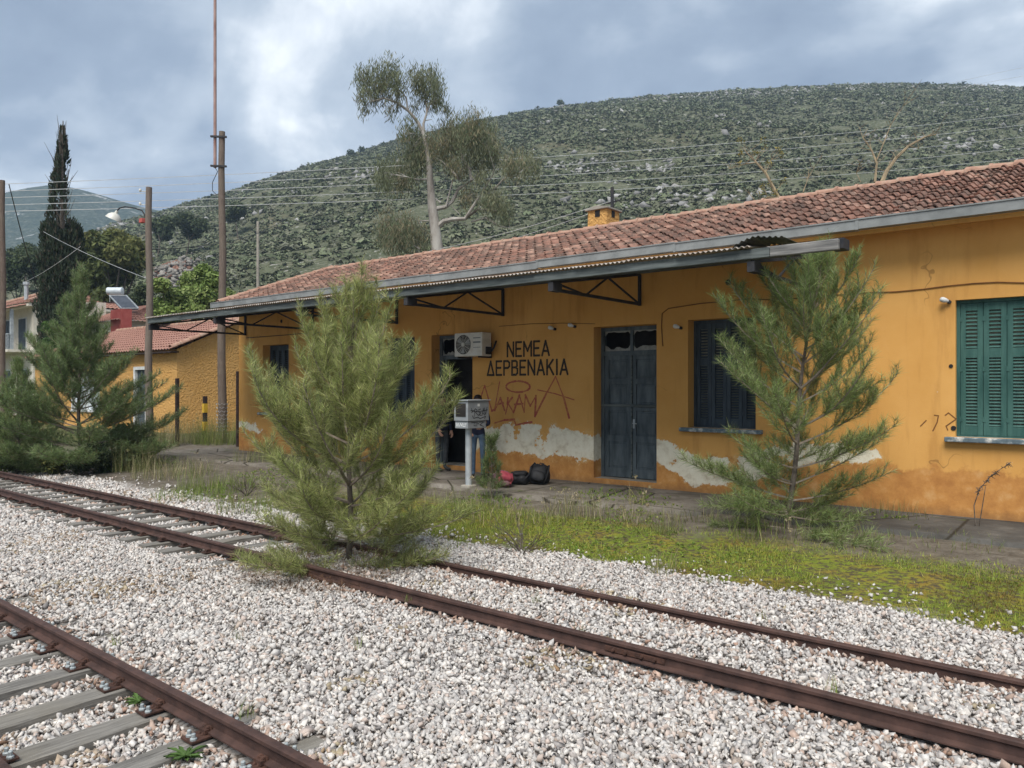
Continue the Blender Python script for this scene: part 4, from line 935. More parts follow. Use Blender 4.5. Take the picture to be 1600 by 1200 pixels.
# ---- people
def person(name, label, base, facing, top, legs, hands, lean=0.0, head_turn=0.0):
    J = []; E = []; RD = []
    def j(p, r, par=None):
        J.append(p); RD.append(r if hasattr(r, '__len__') else (r, r))
        if par is not None: E.append((par, len(J) - 1))
        return len(J) - 1
    pel = j((0, 0, .95), (.10, .135)); sp = j((lean * .3, 0, 1.12), (.095, .125), pel); cst = j((lean * .7, 0, 1.32), (.105, .15), sp); nb = j((lean, 0, 1.44), (.06, .075), cst)
    nk = j((lean + .012, 0, 1.49), .050, nb); h1 = j((lean + .035, 0, 1.555), (.078, .066), nk); h2 = j((lean + .03, 0, 1.625), (.092, .074), h1); h3 = j((lean + .02, 0, 1.675), (.07, .06), h2)
    j((lean + .125, 0, 1.585), .013, h1)
    for s in (1, -1):
        hp = j((0, s * .09, .90), .088, pel); kn = j((.02 + .02 * s, s * .10, .50), .058, hp); an = j((-.02, s * .10, .10), .042, kn); fo = j((.07, s * .11, .045), .040, an); j((.17, s * .12, .038), .034, fo)
        sh = j((lean, s * .175, 1.385), .062, cst); el, wr = hands[0 if s == 1 else 1]
        e_ = j((el[0], s * el[1], el[2]), .047, sh); w_ = j((wr[0], s * wr[1], wr[2]), .030, e_)
        d = (Vector((wr[0], s * wr[1], wr[2])) - Vector((el[0], s * el[1], el[2]))).normalized(); W = Vector((wr[0], s * wr[1], wr[2]))
        side_ = d.cross(Vector((0, s, 0))).normalized() if abs(d.y) < .9 else Vector((1, 0, 0)); pm = j(tuple(W + d * .07), (.036, .020), w_)
        for q, (o_, L) in enumerate(((-.030, .065), (-.010, .078), (.010, .072), (.028, .056))):
            a = j(tuple(W + d * .105 + side_ * o_), .0095, pm); b = j(tuple(W + d * (.105 + L * .55) + side_ * o_ + Vector((0, -s * .012, 0))), .0088, a); j(tuple(W + d * (.10 + L * .85) + side_ * o_ + Vector((0, -s * .034, 0))), .0075, b)
        th = j(tuple(W + d * .045 - side_ * .045 + Vector((0, -s * .012, 0))), .011, w_); j(tuple(W + d * .08 - side_ * .058 + Vector((0, -s * .026, 0))), .009, th)
    me = bpy.data.meshes.new(name); me.from_pydata(J, E, []); me.update()
    tmp = bpy.data.objects.new('tmp', me); COL.objects.link(tmp)
    tmp.modifiers.new('s', 'SKIN'); sd = tmp.modifiers.new('d', 'SUBSURF'); sd.levels = 2; sd.render_levels = 2
    for v, r_ in zip(me.skin_vertices[0].data, RD): v.radius = r_
    me.skin_vertices[0].data[0].use_root = True
    bpy.context.view_layer.update(); dg = bpy.context.evaluated_depsgraph_get()
    full = bpy.data.meshes.new_from_object(tmp.evaluated_get(dg)); bpy.data.objects.remove(tmp)
    for m in ('skin', top, legs, 'shoe'): full.materials.append(M[m])
    ws = [Vector((h[1][0], s * h[1][1], h[1][2])) for h, s in zip(hands, (1, -1))]; es = [Vector((h[0][0], s * h[0][1], h[0][2])) for h, s in zip(hands, (1, -1))]
    for p in full.polygons:
        c = p.center; p.use_smooth = True; mi = 1
        if c.z > 1.475: mi = 0
        elif any((c - w_).dot((w_ - e_).normalized()) > .005 and (c - w_).length < .21 and ((c - w_) - (w_ - e_).normalized() * (c - w_).dot((w_ - e_).normalized())).length < .062 for w_, e_ in zip(ws, es)): mi = 0
        elif c.z < .085: mi = 3
        elif c.z < .90 and abs(c.y) < .2 and abs(c.x) < .17: mi = 2
        p.material_index = mi
    t = thing(name, base, label, 'person', None); t.rotation_euler = (0, 0, facing)
    b = link('body', full, t)
    def child(nm, mb, m, sm=True):
        me2 = bpy.data.meshes.new(nm); me2.from_pydata(mb.v, [], mb.f); me2.materials.append(M[m])
        for p in me2.polygons: p.use_smooth = sm
        bm = bmesh.new(); bm.from_mesh(me2); bmesh.ops.recalc_face_normals(bm, faces=bm.faces); bm.to_mesh(me2); bm.free()
        return link(nm, me2, t)
    mb = MB(); c0 = Vector((lean + .018, 0, 1.632)); n = 14
    for i in range(7):
        ph = math.pi / 2 - i * .30
        for k in range(n):
            a = 2 * math.pi * k / n; front = max(0, math.cos(a)); pz = ph + front * .42 * (i / 6)
            mb.v.append((c0.x + .106 * math.cos(pz) * math.cos(a), .090 * math.cos(pz) * math.sin(a), c0.z + .098 * math.sin(pz)))
    mb.f = [(i * n + k, i * n + (k + 1) % n, (i + 1) * n + (k + 1) % n, (i + 1) * n + k) for i in range(6) for k in range(n)]
    child('hair', mb, 'hair')
    for s in (1, -1):
        mb = MB(); mb.lathe((lean + .105, s * .030, 1.612), [(0, .007), (.008, .004), (.010, 0)], 8, (1, 0, 0)); child('eye', mb, 'black_paint_and_hole_shade')
        mb = MB(); mb.lathe((lean + .02, s * .078, 1.60), [(0, .012), (.018, .009), (.022, 0)], 8, (0, s, 0)); child('ear', mb, 'skin')
    mb = MB(); mb.box(lean + .098, lean + .108, -.022, .022, 1.540, 1.548); child('mouth', mb, 'bag_pink')
    return t
pa = at(690, 640, Y=12.48)
person('person', 'standing person in dark navy jacket beside the open doorway', (pa.x, 12.48, ZP), R(-8), 'navy', 'grey_cloth', [((-.02, .235, 1.12), (.07, .22, .90)), ((.02, .24, 1.13), (.14, .20, .93))])
pb = at(747, 640, Y=12.05)
person('person', 'person in jeans standing behind the grey utility cabinet', (pb.x, 12.05, ZP), R(-55), 'navy', 'jeans', [((.05, .23, 1.12), (.25, .12, 1.08)), ((.02, .24, 1.12), (.20, .15, .98))], lean=.03)

# ---- bags
def lump(c, rx, ry, rz, e=0.6, n=16, tilt=(0, 0, 0), dent=0.06, seed=1, zflat=True):
    V = []; Fq = []; r_ = random.Random(seed)
    sp = lambda a, k: math.copysign(abs(a) ** k, a)
    rot_ = Matrix.Rotation(tilt[2], 3, 'Z') @ Matrix.Rotation(tilt[1], 3, 'Y') @ Matrix.Rotation(tilt[0], 3, 'X'); off = Vector((seed * 3.1, 0, 0))
    for i in range(n // 2 + 1):
        ph = -math.pi / 2 + math.pi * i / (n // 2)
        for k in range(n):
            a = 2 * math.pi * k / n; v = Vector((rx * sp(math.cos(ph), e) * sp(math.cos(a), e), ry * sp(math.cos(ph), e) * sp(math.sin(a), e), rz * sp(math.sin(ph), e)))
            v *= 1 + dent * mnoise.noise(v * 9 + off) * 2
            V.append(tuple(Vector(c) + rot_ @ v))
    Fq = [(i * n + k, i * n + (k + 1) % n, (i + 1) * n + (k + 1) % n, (i + 1) * n + k) for i in range(n // 2) for k in range(n)]
    mb = MB(); mb.add(V, Fq); return mb
def backpack(label, loc, h, w_, dp, tilt, body, trim, seed, mesh_pocket=False):
    t = thing('backpack', loc, label, 'backpack'); c = Vector(loc) + Vector((0, 0, h * .48)); T = Matrix.Rotation(tilt[2], 3, 'Z') @ Matrix.Rotation(tilt[1], 3, 'Y') @ Matrix.Rotation(tilt[0], 3, 'X')
    L = lambda x, y, z: c + T @ Vector((x, y, z))
    lump(c, w_ / 2, dp / 2, h / 2, .80, 22, tilt, .13, seed).build('bag_body', M[body], t, smooth=True)
    lump(L(0, -dp * .45, -h * .16), w_ * .36, dp * .22, h * .24, .55, 14, tilt, .06, seed + 1).build('pocket', M[trim], t, smooth=True)
    for s in (-1, 1):
        mb = MB(); mb.tube([L(s * w_ * .2, dp * .35, h * .42), L(s * w_ * .36, dp * .0, h * .50), L(s * w_ * .44, -dp * .42, h * .2), L(s * w_ * .42, -dp * .40, -h * .2), L(s * w_ * .3, -dp * .2, -h * .42)], .018, 6); mb.build('strap', M[trim], t, smooth=True)
    mb = MB(); mb.tube([L(-.05, 0, h * .47), L(-.04, 0, h * .55), L(.04, 0, h * .55), L(.05, 0, h * .47)], .011, 6); mb.build('handle', M[trim], t, smooth=True)
    return t
bb = at(838, 757, Z=ZP)
backpack('black backpack standing upright on the platform by the wall', (bb.x, bb.y + .1, ZP - .02), .42, .40, .28, (R(-24), R(9), R(25)), 'bag_black', 'bag_black', 3)
bb = at(811, 757, Z=ZP)
backpack('low black bag lying between the two backpacks', (bb.x, bb.y + .05, ZP - .06), .36, .40, .24, (R(-80), 0, R(30)), 'bag_black', 'bag_black', 9)
bb = at(783, 761, Z=ZP)
backpack('pink and grey backpack lying on the platform', (bb.x, bb.y + .05, ZP - .07), .44, .34, .27, (R(-62), R(18), R(55)), 'bag_grey', 'bag_pink', 14)

# ================================================================== POLES, POSTS, WIRES
def wood_pole(name, label, base, h, r0, r1, cat='utility pole'):
    t = thing(name, base, label, cat); n = 9; b = Vector(base)
    mb = MB(); mb.tube([b + Vector((.02 * math.sin(i * 1.7), .02 * math.cos(i * 1.3), h * i / (n - 1) - (.4 if i == 0 else 0))) for i in range(n)], [r0 + (r1 - r0) * i / (n - 1) for i in range(n)], 12); mb.build('pole', M['pole'], t, smooth=True); return t
# lamp pole
pA = at(233, 600, D=25.0); ztop = CAMZ + (HY - 293) / F * 25
lp = wood_pole('lamp_pole', 'wooden pole with cream dome lamp on curved arm, left of the outbuilding door', (pA.x, pA.y, .15), ztop - .15, .125, .095, 'lamp pole')
def q25(x, y, D=25.0): return at(x, y, D=D)
mb = MB(); mb.tube([q25(228, 350), q25(227, 337), q25(222, 329), q25(210, 325), q25(196, 323), q25(187, 325), q25(183, 329)], .022, 8); mb.build('lamp_arm', M['iron'], lp, smooth=True)
ax_ = (q25(178, 344) - q25(183, 329)).normalized() + Vector((-.10, -.05, 0)); c0 = q25(182.5, 330)
mb = MB(); mb.lathe(c0, [(.03, -.02), (.045, .03), (.05, .07), (.12, .10), (.20, .17), (.245, .27), (.25, .29), (.24, .28), (.19, .18), (.10, .12), (0, .11)], 24, ax_); ls = mb.build('lamp_shade', M['enamel'], lp, smooth=True)
mb = MB(); mb.lathe(c0 + ax_ * .12, [(0, 0), (.03, .02), (.045, .07), (.03, .11), (0, .125)], 10, ax_); mb.build('bulb', M['glass'], ls, smooth=True)
mb = MB(); p = q25(223, 345); mb.box(p.x - .1, p.x + .1, p.y - .08, p.y + .05, p.z - .07, p.z + .07); mb.build('switch_box', M['redwall'], lp, bevel=.01)
for y in (299, 320):
    mb = MB(); a = q25(219, y); b = q25(231, y); mb.tube([a, b], .014, 6); mb.lathe(a, [(0, -.02), (.035, -.01), (.045, .04), (.03, .08), (0, .085)], 10, (0, 0, 1)); mb.build('insulator', M['enamel'], lp)
# mast pole
DB = 27.0; pB = at(347, 600, D=DB); zB = CAMZ + (HY - 206) / F * DB
mp_ = wood_pole('mast_pole', 'tall wooden pole carrying a thin red metal mast beside the canopy', (pB.x, pB.y, .15), zB - .15, .155, .105)
mb = MB(); a = at(336, 262, D=DB - .05); mb.tube([a, Vector((a.x, a.y, a.z + 3)), Vector((a.x, a.y, a.z + 7)), Vector((a.x + .03, a.y, a.z + 12))], [.055, .055, .05, .035], 10); mb.build('mast', M['mast'], mp_, smooth=True)
for y in (213, 259):
    mb = MB(); mb.bar(at(329, y, D=DB - .12), at(354, y + 1, D=DB - .12), .07, .06); mb.build('clamp', M['iron'], mp_)
mb = MB(); mb.tube([at(336, 262, D=DB), at(340, 268, D=DB), at(332, 285, D=DB), at(332, 298, D=DB), at(338, 304, D=DB), at(343, 305, D=DB)], .012, 6); mb.build('loose_cable', M['cable'], mp_)
mb = MB(); c0 = Vector((pB.x, pB.y, 0))
for k in range(9): mb.tube([c0 + Vector((.19 * math.cos(a), .19 * math.sin(a), .5 + .13 * k + .03 * math.sin(a * 8 + k * math.pi))) for a in np.linspace(0, 2 * math.pi, 33)], .005, 3, False)
mb.build('wire_mesh_guard', M['steel'], mp_)
pC = at(4, 600, D=31); 
wood_pole('utility_pole', 'wooden utility pole at the left edge of the picture', (pC.x, pC.y, .1), CAMZ + (HY - 282) / F * 31 - .1, .125, .095)
pD = at(403, 600, D=52); t = thing('slim_pole', (pD.x, pD.y, .1), 'slim pale concrete pole behind the left end of the roof', 'utility pole'); mb = MB(); mb.tube([(pD.x, pD.y, 0), (pD.x, pD.y, CAMZ + (HY - 346) / F * 52)], [.13, .09], 8); mb.build('pole', M['concrete'], t)
def post(label, px, ytop, D, w_, h_=None, stripes=False):
    p = at(px, ytop, D=D); t = thing('rail_post', (p.x, p.y, .1), label, 'post'); mb = MB()
    mb.box(p.x - w_ / 2, p.x + w_ / 2, p.y - w_ / 2, p.y + w_ / 2, -.2, p.z); mb.build('upright', M['post'], t, bevel=.01)
    mb = MB(); mb.box(p.x - w_ * .3, p.x + w_ * .3, p.y - w_ * .62, p.y - w_ / 2 - .001, 0, p.z - .02); mb.build('flange', M['post'], t)
    if stripes:
        for z0, z1 in ((p.z - .58, p.z - .26), (p.z - 1.22, p.z - .90)):
            mb = MB(); q = w_ / 2 + .004; mb.box(p.x - q, p.x + q, p.y - q - w_ * .13, p.y + q, z0, z1); mb.build('yellow_band', M['yellow'], t)
post('dark rusty upright post in front of the outbuilding corner', 277, 591, 25.5, .10)
post('short post banded black and yellow', 320.5, 619, 27.2, .12, stripes=True)
post('dark upright post against the corner of the station', 372.5, 580, 25.0, .11)
def wire(label, a, b, r_, sag=0.0, m='wire', group=None, n=14):
    a, b = Vector(a), Vector(b); mb = MB(); mb.tube([a.lerp(b, i / n) - Vector((0, 0, sag * 4 * (i / n) * (1 - i / n))) for i in range(n + 1)], r_, 4, False)
    o = mb.build('overhead_wire', M[m], None, loc=tuple(a)); return tag(o, label, 'wire', group)
for i, (ya, yb) in enumerate(((288, 182), (299, 200), (309, 219), (320, 236), (330, 252))):
    lab = ['topmost', 'second from top', 'middle', 'second from bottom', 'lowest'][i] + ' of the five pale overhead wires crossing the hillside'
    wire(lab, at(-30, ya + 1, D=33), at(1640, yb - 10, D=62), .016, .7, group='overhead wires')
wire('upper thin wire leaving the top right corner', at(1480, 131, D=66), at(1660, 92, D=58), .011, 0); wire('lower thin wire leaving the top right corner', at(1490, 138, D=66), at(1660, 108, D=58), .011, 0)
cpole = Vector((cx - .36, 17.3, 7.0))
wire('upper service wire running down-left from the chimney pole', cpole, at(560, 409, D=34), .007, .25); wire('lower service wire running down-left from the chimney pole', cpole - Vector((0, 0, .12)), at(575, 420, D=34), .007, .3)
wire('black cable hanging down from the left edge pole', at(14, 288, D=31), at(60, 452, D=40), .022, .2, 'cable'); wire('black cable between lamp pole and the hillside', at(233, 390, D=25), at(470, 322, D=70), .018, .9, 'cable')
wire('pale wire sloping down to the lamp pole', at(68, 362, D=38), at(232, 436, D=25), .007, .1); wire('thin wire from cypress side to the houses', at(126, 385, D=30), at(40, 440, D=46), .008, .1)

# ================================================================== OUTBUILDING AND HOUSES
def wavy_roof(name, a, b, c, d, parent, mat, rows, wave=.24, amp=.035):
    """roof face a-b eave, d-c ridge: courses of clay tiles as stepped, rolled geometry"""
    a, b, c, d = map(Vector, (a, b, c, d)); nrm = (b - a).cross(d - a).normalized()
    if nrm.z < 0: nrm = -nrm
    L = (b - a).length; nx = max(6, int(L / wave * 4)); V = []; Fq = []
    for r_ in range(rows):
        for e_, lift in ((0, .045), (1.04, 0)):
            f = (r_ + e_) / rows
            for i in range(nx + 1):
                s = i / nx; p = a.lerp(b, s).lerp(d.lerp(c, s), f); w_ = amp * (math.sin(2 * math.pi * s * L / wave)) ; V.append(tuple(p + nrm * (lift + w_)))
        o = r_ * 2 * (nx + 1); Fq += [(o + i, o + i + 1, o + nx + 2 + i, o + nx + 1 + i) for i in range(nx)]
        if r_:
            q = o - (nx + 1); Fq += [(q + i, q + i + 1, o + i + 1, o + i) for i in range(nx)]
    mb = MB(); mb.add(V, Fq); return mb.build(name, mat, parent)
ob = thing('outbuilding', (-35, 16.2, .15), 'small ochre outbuilding with rough stucco walls and clay tile roof', 'building')
X0, X1, Y0, Y1, ZE, ZR = -46.0, -30.9, 16.2, 22.6, 3.72, 5.22
mb = MB(); ym = (Y0 + Y1) / 2
OO = [(wx(211, Y0) , wx(228, Y0), .2, 2.9), (wx(113, Y0), wx(155, Y0), 1.0, 2.75)]
xs = sorted({X0, X1, *[v for o_ in OO for v in o_[:2]]}); zs = sorted({0, ZE, *[v for o_ in OO for v in o_[2:]]})
for i in range(len(xs) - 1):
    for j_ in range(len(zs) - 1):
        xm, zm = (xs[i] + xs[i + 1]) / 2, (zs[j_] + zs[j_ + 1]) / 2
        if any(o_[0] < xm < o_[1] and o_[2] < zm < o_[3] for o_ in OO): continue
        mb.add([(xs[i], Y0, zs[j_]), (xs[i + 1], Y0, zs[j_]), (xs[i + 1], Y0, zs[j_ + 1]), (xs[i], Y0, zs[j_ + 1])], [(0, 1, 2, 3)])
for a, b, c, d in OO:
    for q in ([(a, Y0, c), (a, Y0 + .2, c), (a, Y0 + .2, d), (a, Y0, d)], [(b, Y0, c), (b, Y0 + .2, c), (b, Y0 + .2, d), (b, Y0, d)], [(a, Y0, d), (b, Y0, d), (b, Y0 + .2, d), (a, Y0 + .2, d)]): mb.add(q, [(0, 1, 2, 3)])
mb.add([(X1, Y0, 0), (X1, Y1, 0), (X1, Y1, ZE), (X1, ym, ZR - .08), (X1, Y0, ZE)], [(0, 1, 2, 3, 4)]); mb.add([(X0, Y0, 0), (X0, Y1, 0), (X0, Y1, ZE), (X0, Y0, ZE)], [(0, 1, 2, 3)]); mb.add([(X0, Y1, 0), (X1, Y1, 0), (X1, Y1, ZE), (X0, Y1, ZE)], [(0, 1, 2, 3)])
mb.build('wall', M['stucco'], ob)
rf = wavy_roof('roof', (X0 - .3, Y0 - .4, ZE - .05), (X1 + .3, Y0 - .4, ZE - .05), (X1 + .3, ym, ZR), (X0 + 2.6, ym, ZR), ob, M['rooffar'], 11)
wavy_roof('rear_slope', (X0 - .3, Y1 + .4, ZE - .05), (X1 + .3, Y1 + .4, ZE - .05), (X1 + .3, ym, ZR), (X0 + 2.6, ym, ZR), rf, M['rooffar'], 11)
wavy_roof('hip', (X0 - .3, Y0 - .4, ZE - .05), (X0 - .3, Y1 + .4, ZE - .05), (X0 + 2.6, ym, ZR), (X0 + 2.6, ym - .01, ZR), rf, M['rooffar'], 9)
for k in range(8):
    s = k * .46; t_ = link('ridge_tile', RG, rf); t_.location = Vector((X1 + .24, Y0 - .4 + s * math.cos(.38), ZE + .03 + s * math.sin(.40))) - ORG[ob.name]; t_.rotation_euler = (0, -.40, R(90)); t_.scale = (1.15, 1.1, 1.1)
for k in range(32):
    t_ = link('ridge_tile', RG, rf); t_.location = Vector((X0 + 2.6 + k * .40, ym, ZR + .0)) - ORG[ob.name]; t_.scale = (1.05, 1.1, 1.1)
mb = MB(); mb.box(X0 - .2, X1 + .2, Y0 - .38, Y0 - .02, ZE - .16, ZE - .10); mb.build('eaves_board', M['post'], ob)
a, b, c, d = OO[0]; mb = MB(); mb.box(a, b, Y0 + .10, Y0 + .16, c, d); dr = mb.build('door', M['blue'], ob); tag(dr, 'grey-green door in white surround')
mb = MB()
for q in ((a - .10, a + .03), (b - .03, b + .10)): mb.box(*q, Y0 - .03, Y0 + .12, c, d)
mb.box(a - .10, b + .10, Y0 - .032, Y0 + .12, d, d + .14); mb.build('surround', M['white_paint'], dr)
a, b, c, d = OO[1]; mb = MB()
for q in ((a - .08, a + .04), (b - .04, b + .08), ((a + b) / 2 - .04, (a + b) / 2 + .04)): mb.box(*q, Y0 - .02, Y0 + .12, c, d)
mb.box(a - .08, b + .08, Y0 - .022, Y0 + .12, d, d + .1); mb.box(a - .1, b + .1, Y0 - .06, Y0 + .12, c - .08, c); wd = mb.build('window', M['white_paint'], ob)
mb = MB(); mb.box(a, b, Y0 + .13, Y0 + .15, c, d); mb.build('pane', M['tank'], wd)

# white house at far left
D0 = 52; hx1 = at(52, 600, D=D0).x; hy0 = at(52, 600, D=D0).y
hs = thing('white_house', (hx1 - 4, hy0, .1), 'cream two-storey house with balcony and red tile roof behind the left pines', 'house')
hx0 = hx1 - 8.5; hy1 = hy0 + 7; zE = CAMZ + (HY - 474) / F * D0; zR = CAMZ + (HY - 449) / F * (D0 + 4); mb = MB(); mb.box(hx0, hx1, hy0, hy1, 0, zE); mb.build('wall', M['house'], hs)
xm, ym2 = (hx0 + hx1) / 2, (hy0 + hy1) / 2
A, B, C_, D_ = (hx0 - .5, hy0 - .5, zE), (hx1 + .5, hy0 - .5, zE), (hx1 + .5, hy1 + .5, zE), (hx0 - .5, hy1 + .5, zE); r1_, r2_ = (hx0 + 3.4, ym2, zR), (hx1 - 3.4, ym2, zR)
rf = wavy_roof('roof', A, B, r2_, r1_, hs, M['rooffar'], 10, .3); wavy_roof('hip', B, C_, r2_, Vector(r2_) - Vector((0, .01, 0)), rf, M['rooffar'], 10, .3); wavy_roof('rear_slope', D_, C_, r2_, r1_, rf, M['rooffar'], 10, .3)
mb = MB(); mb.box(hx0 - .45, hx1 + .45, hy0 - .45, hy1 + .45, zE - .22, zE - .05); mb.build('eaves', M['house'], rf)
for p_, q_ in ((B, r2_), (A, r1_)): mb = MB(); mb.tube([Vector(p_) + Vector((0, 0, .1)), Vector(q_) + Vector((0, 0, .1))], .13, 8); mb.build('hip_ridge', M['ridge'], rf)
mb = MB(); p = at(41, 445, D=55); mb.tube([(p.x, p.y, zR - 1.2), (p.x, p.y, p.z)], .14, 8); mb.tube([(p.x, p.y, p.z), (p.x, p.y, p.z + .2)], .22, 8); mb.build('flue', M['steel'], rf)
zb = CAMZ + (HY - 546) / F * (D0 - 1)
mb = MB(); mb.box(hx0 - .3, hx1 - .1, hy0 - 1.5, hy0 - .01, zb - .15, zb + .02); bal = mb.build('balcony', M['house'], hs)
n = 26
for i in range(n + 1):
    mb = MB(); x = hx0 - .2 + (hx1 - hx0) * i / n; mb.box(x - .025, x + .025, hy0 - 1.46, hy0 - 1.41, zb + .021, zb + 1.0); mb.build('baluster', M['steel'], bal)
mb = MB(); mb.box(hx0 - .3, hx1 - .1, hy0 - 1.48, hy0 - 1.39, zb + 1.0, zb + 1.07); mb.build('handrail', M['steel'], bal)
for x in (hx0 + 3, hx1 - 2.9, hx1 - .25): mb = MB(); mb.box(x - .09, x + .09, hy0 - 1.3, hy0 - 1.12, zb + .02, zb + 2.7); mb.build('balcony_post', M['steel'], bal)
wavy_roof('balcony_roof', (hx0 - .3, hy0 - 1.9, zb + 2.65), (hx1 + .1, hy0 - 1.9, zb + 2.65), (hx1 + .1, hy0 - .02, zb + 3.2), (hx0 - .3, hy0 - .02, zb + 3.2), bal, M['rooffar'], 4, .3)
for x0, x1, z0, z1 in ((hx1 - 2.4, hx1 - 1.2, zb + .1, zb + 2.2), (hx1 - 5.2, hx1 - 4.0, zb + .1, zb + 2.2), (hx1 - 2.0, hx1 - 1.0, 1.6, 3.3), (hx1 - 5.0, hx1 - 4.0, 1.6, 3.3)):
    mb = MB(); mb.box(x0 - .1, x1 + .1, hy0 - .05, hy0 - .003, z0 - .1, z1 + .1); w2 = mb.build('window', M['white_paint'], hs); mb = MB(); mb.box(x0, x1, hy0 - .09, hy0 - .052, z0, z1); mb.build('shutter', M['blue'], w2)
mb = MB(); wavy_roof('porch_roof', (hx1 + .02, hy0 + .6, zb + 2.2), (hx1 + .02, hy0 + 4, zb + 2.2), (hx1 + .01, hy0 + 4, zb + 2.8), (hx1 + .01, hy0 + .6, zb + 2.8), hs, M['rooffar'], 3, .3)
# house with the solar heater
p = at(165, 500, D=50); sx, sy = p.x, p.y; zE = CAMZ + (HY - 503) / F * 50
h2 = thing('red_roofed_house', (sx, sy, .1), 'low house with red tile roof and small red parapet below the solar heater', 'house')
mb = MB(); mb.box(sx - 4.5, sx + 2.2, sy, sy + 6, 0, zE); mb.build('wall', M['house'], h2)
ra, rb_ = at(174, 500, Y=sy - .2), at(192, 500, Y=sy - .2); mb = MB(); mb.box(ra.x, rb_.x, sy - .25, sy + .35, zE - 1.2, CAMZ + (HY - 487) / F * 50); mb.build('red_parapet', M['redwall'], h2)
wavy_roof('roof', (sx - 5, sy - .5, zE - .05), (sx + 2.7, sy - .5, zE - .05), (sx + .2, sy + 3, zE + 1.35), (sx - 2.5, sy + 3, zE + 1.35), h2, M['rooffar'], 9, .3)
wavy_roof('hip', (sx + 2.7, sy - .5, zE - .05), (sx + 2.7, sy + 6.5, zE - .05), (sx + .2, sy + 3.01, zE + 1.35), (sx + .2, sy + 3, zE + 1.35), h2, M['rooffar'], 9, .3)
mb = MB(); mb.box(sx - 4.4, sx - 3.4, sy + .5, sy + 1.5, zE, zE + 1.6); mb.build('chimney', M['house'], h2)
ht = at(180, 455, D=50.5); hb = thing('solar_water_heater', (ht.x, ht.y, zE + .6), 'white solar water heater tank with slanted panel on the red roof', 'solar heater')
ex = Vector((SN, CS, 0)); mb = MB(); mb.tube([ht - ex * .52, ht - ex * .48, ht + ex * .48, ht + ex * .52], [.16, .25, .25, .16], 16); mb.build('tank', M['tank'], hb, smooth=True)
fo = Vector((.6, -.75, 0)).normalized(); q0, q1 = at(184, 462, D=50.3), at(203, 482, D=49.6); sd_ = Vector((.75, .6, 0)).normalized() * .55
mb = MB(); mb.prism([q0 - sd_, q0 + sd_, q1 + sd_, q1 - sd_], (0, 0, -.09)); pn = mb.build('collector', M['panel'], hb)
mb = MB()
for u1, u2 in ((q0 - sd_, q1 - sd_), (q0 + sd_, q1 + sd_), (q0 - sd_, q0 + sd_), (q1 - sd_, q1 + sd_)): mb.bar(u1 + Vector((0, 0, .02)), u2 + Vector((0, 0, .02)), .06)
mb.build('collector_frame', M['steel'], pn)
mb = MB()
for dx in (-.35, 0.0, .35): mb.bar(ht + ex * dx, Vector((ht.x, ht.y, ht.z - 1.0)) + ex * dx + Vector((0, 0, .3)), .05)
mb.build('stand', M['steel'], hb)

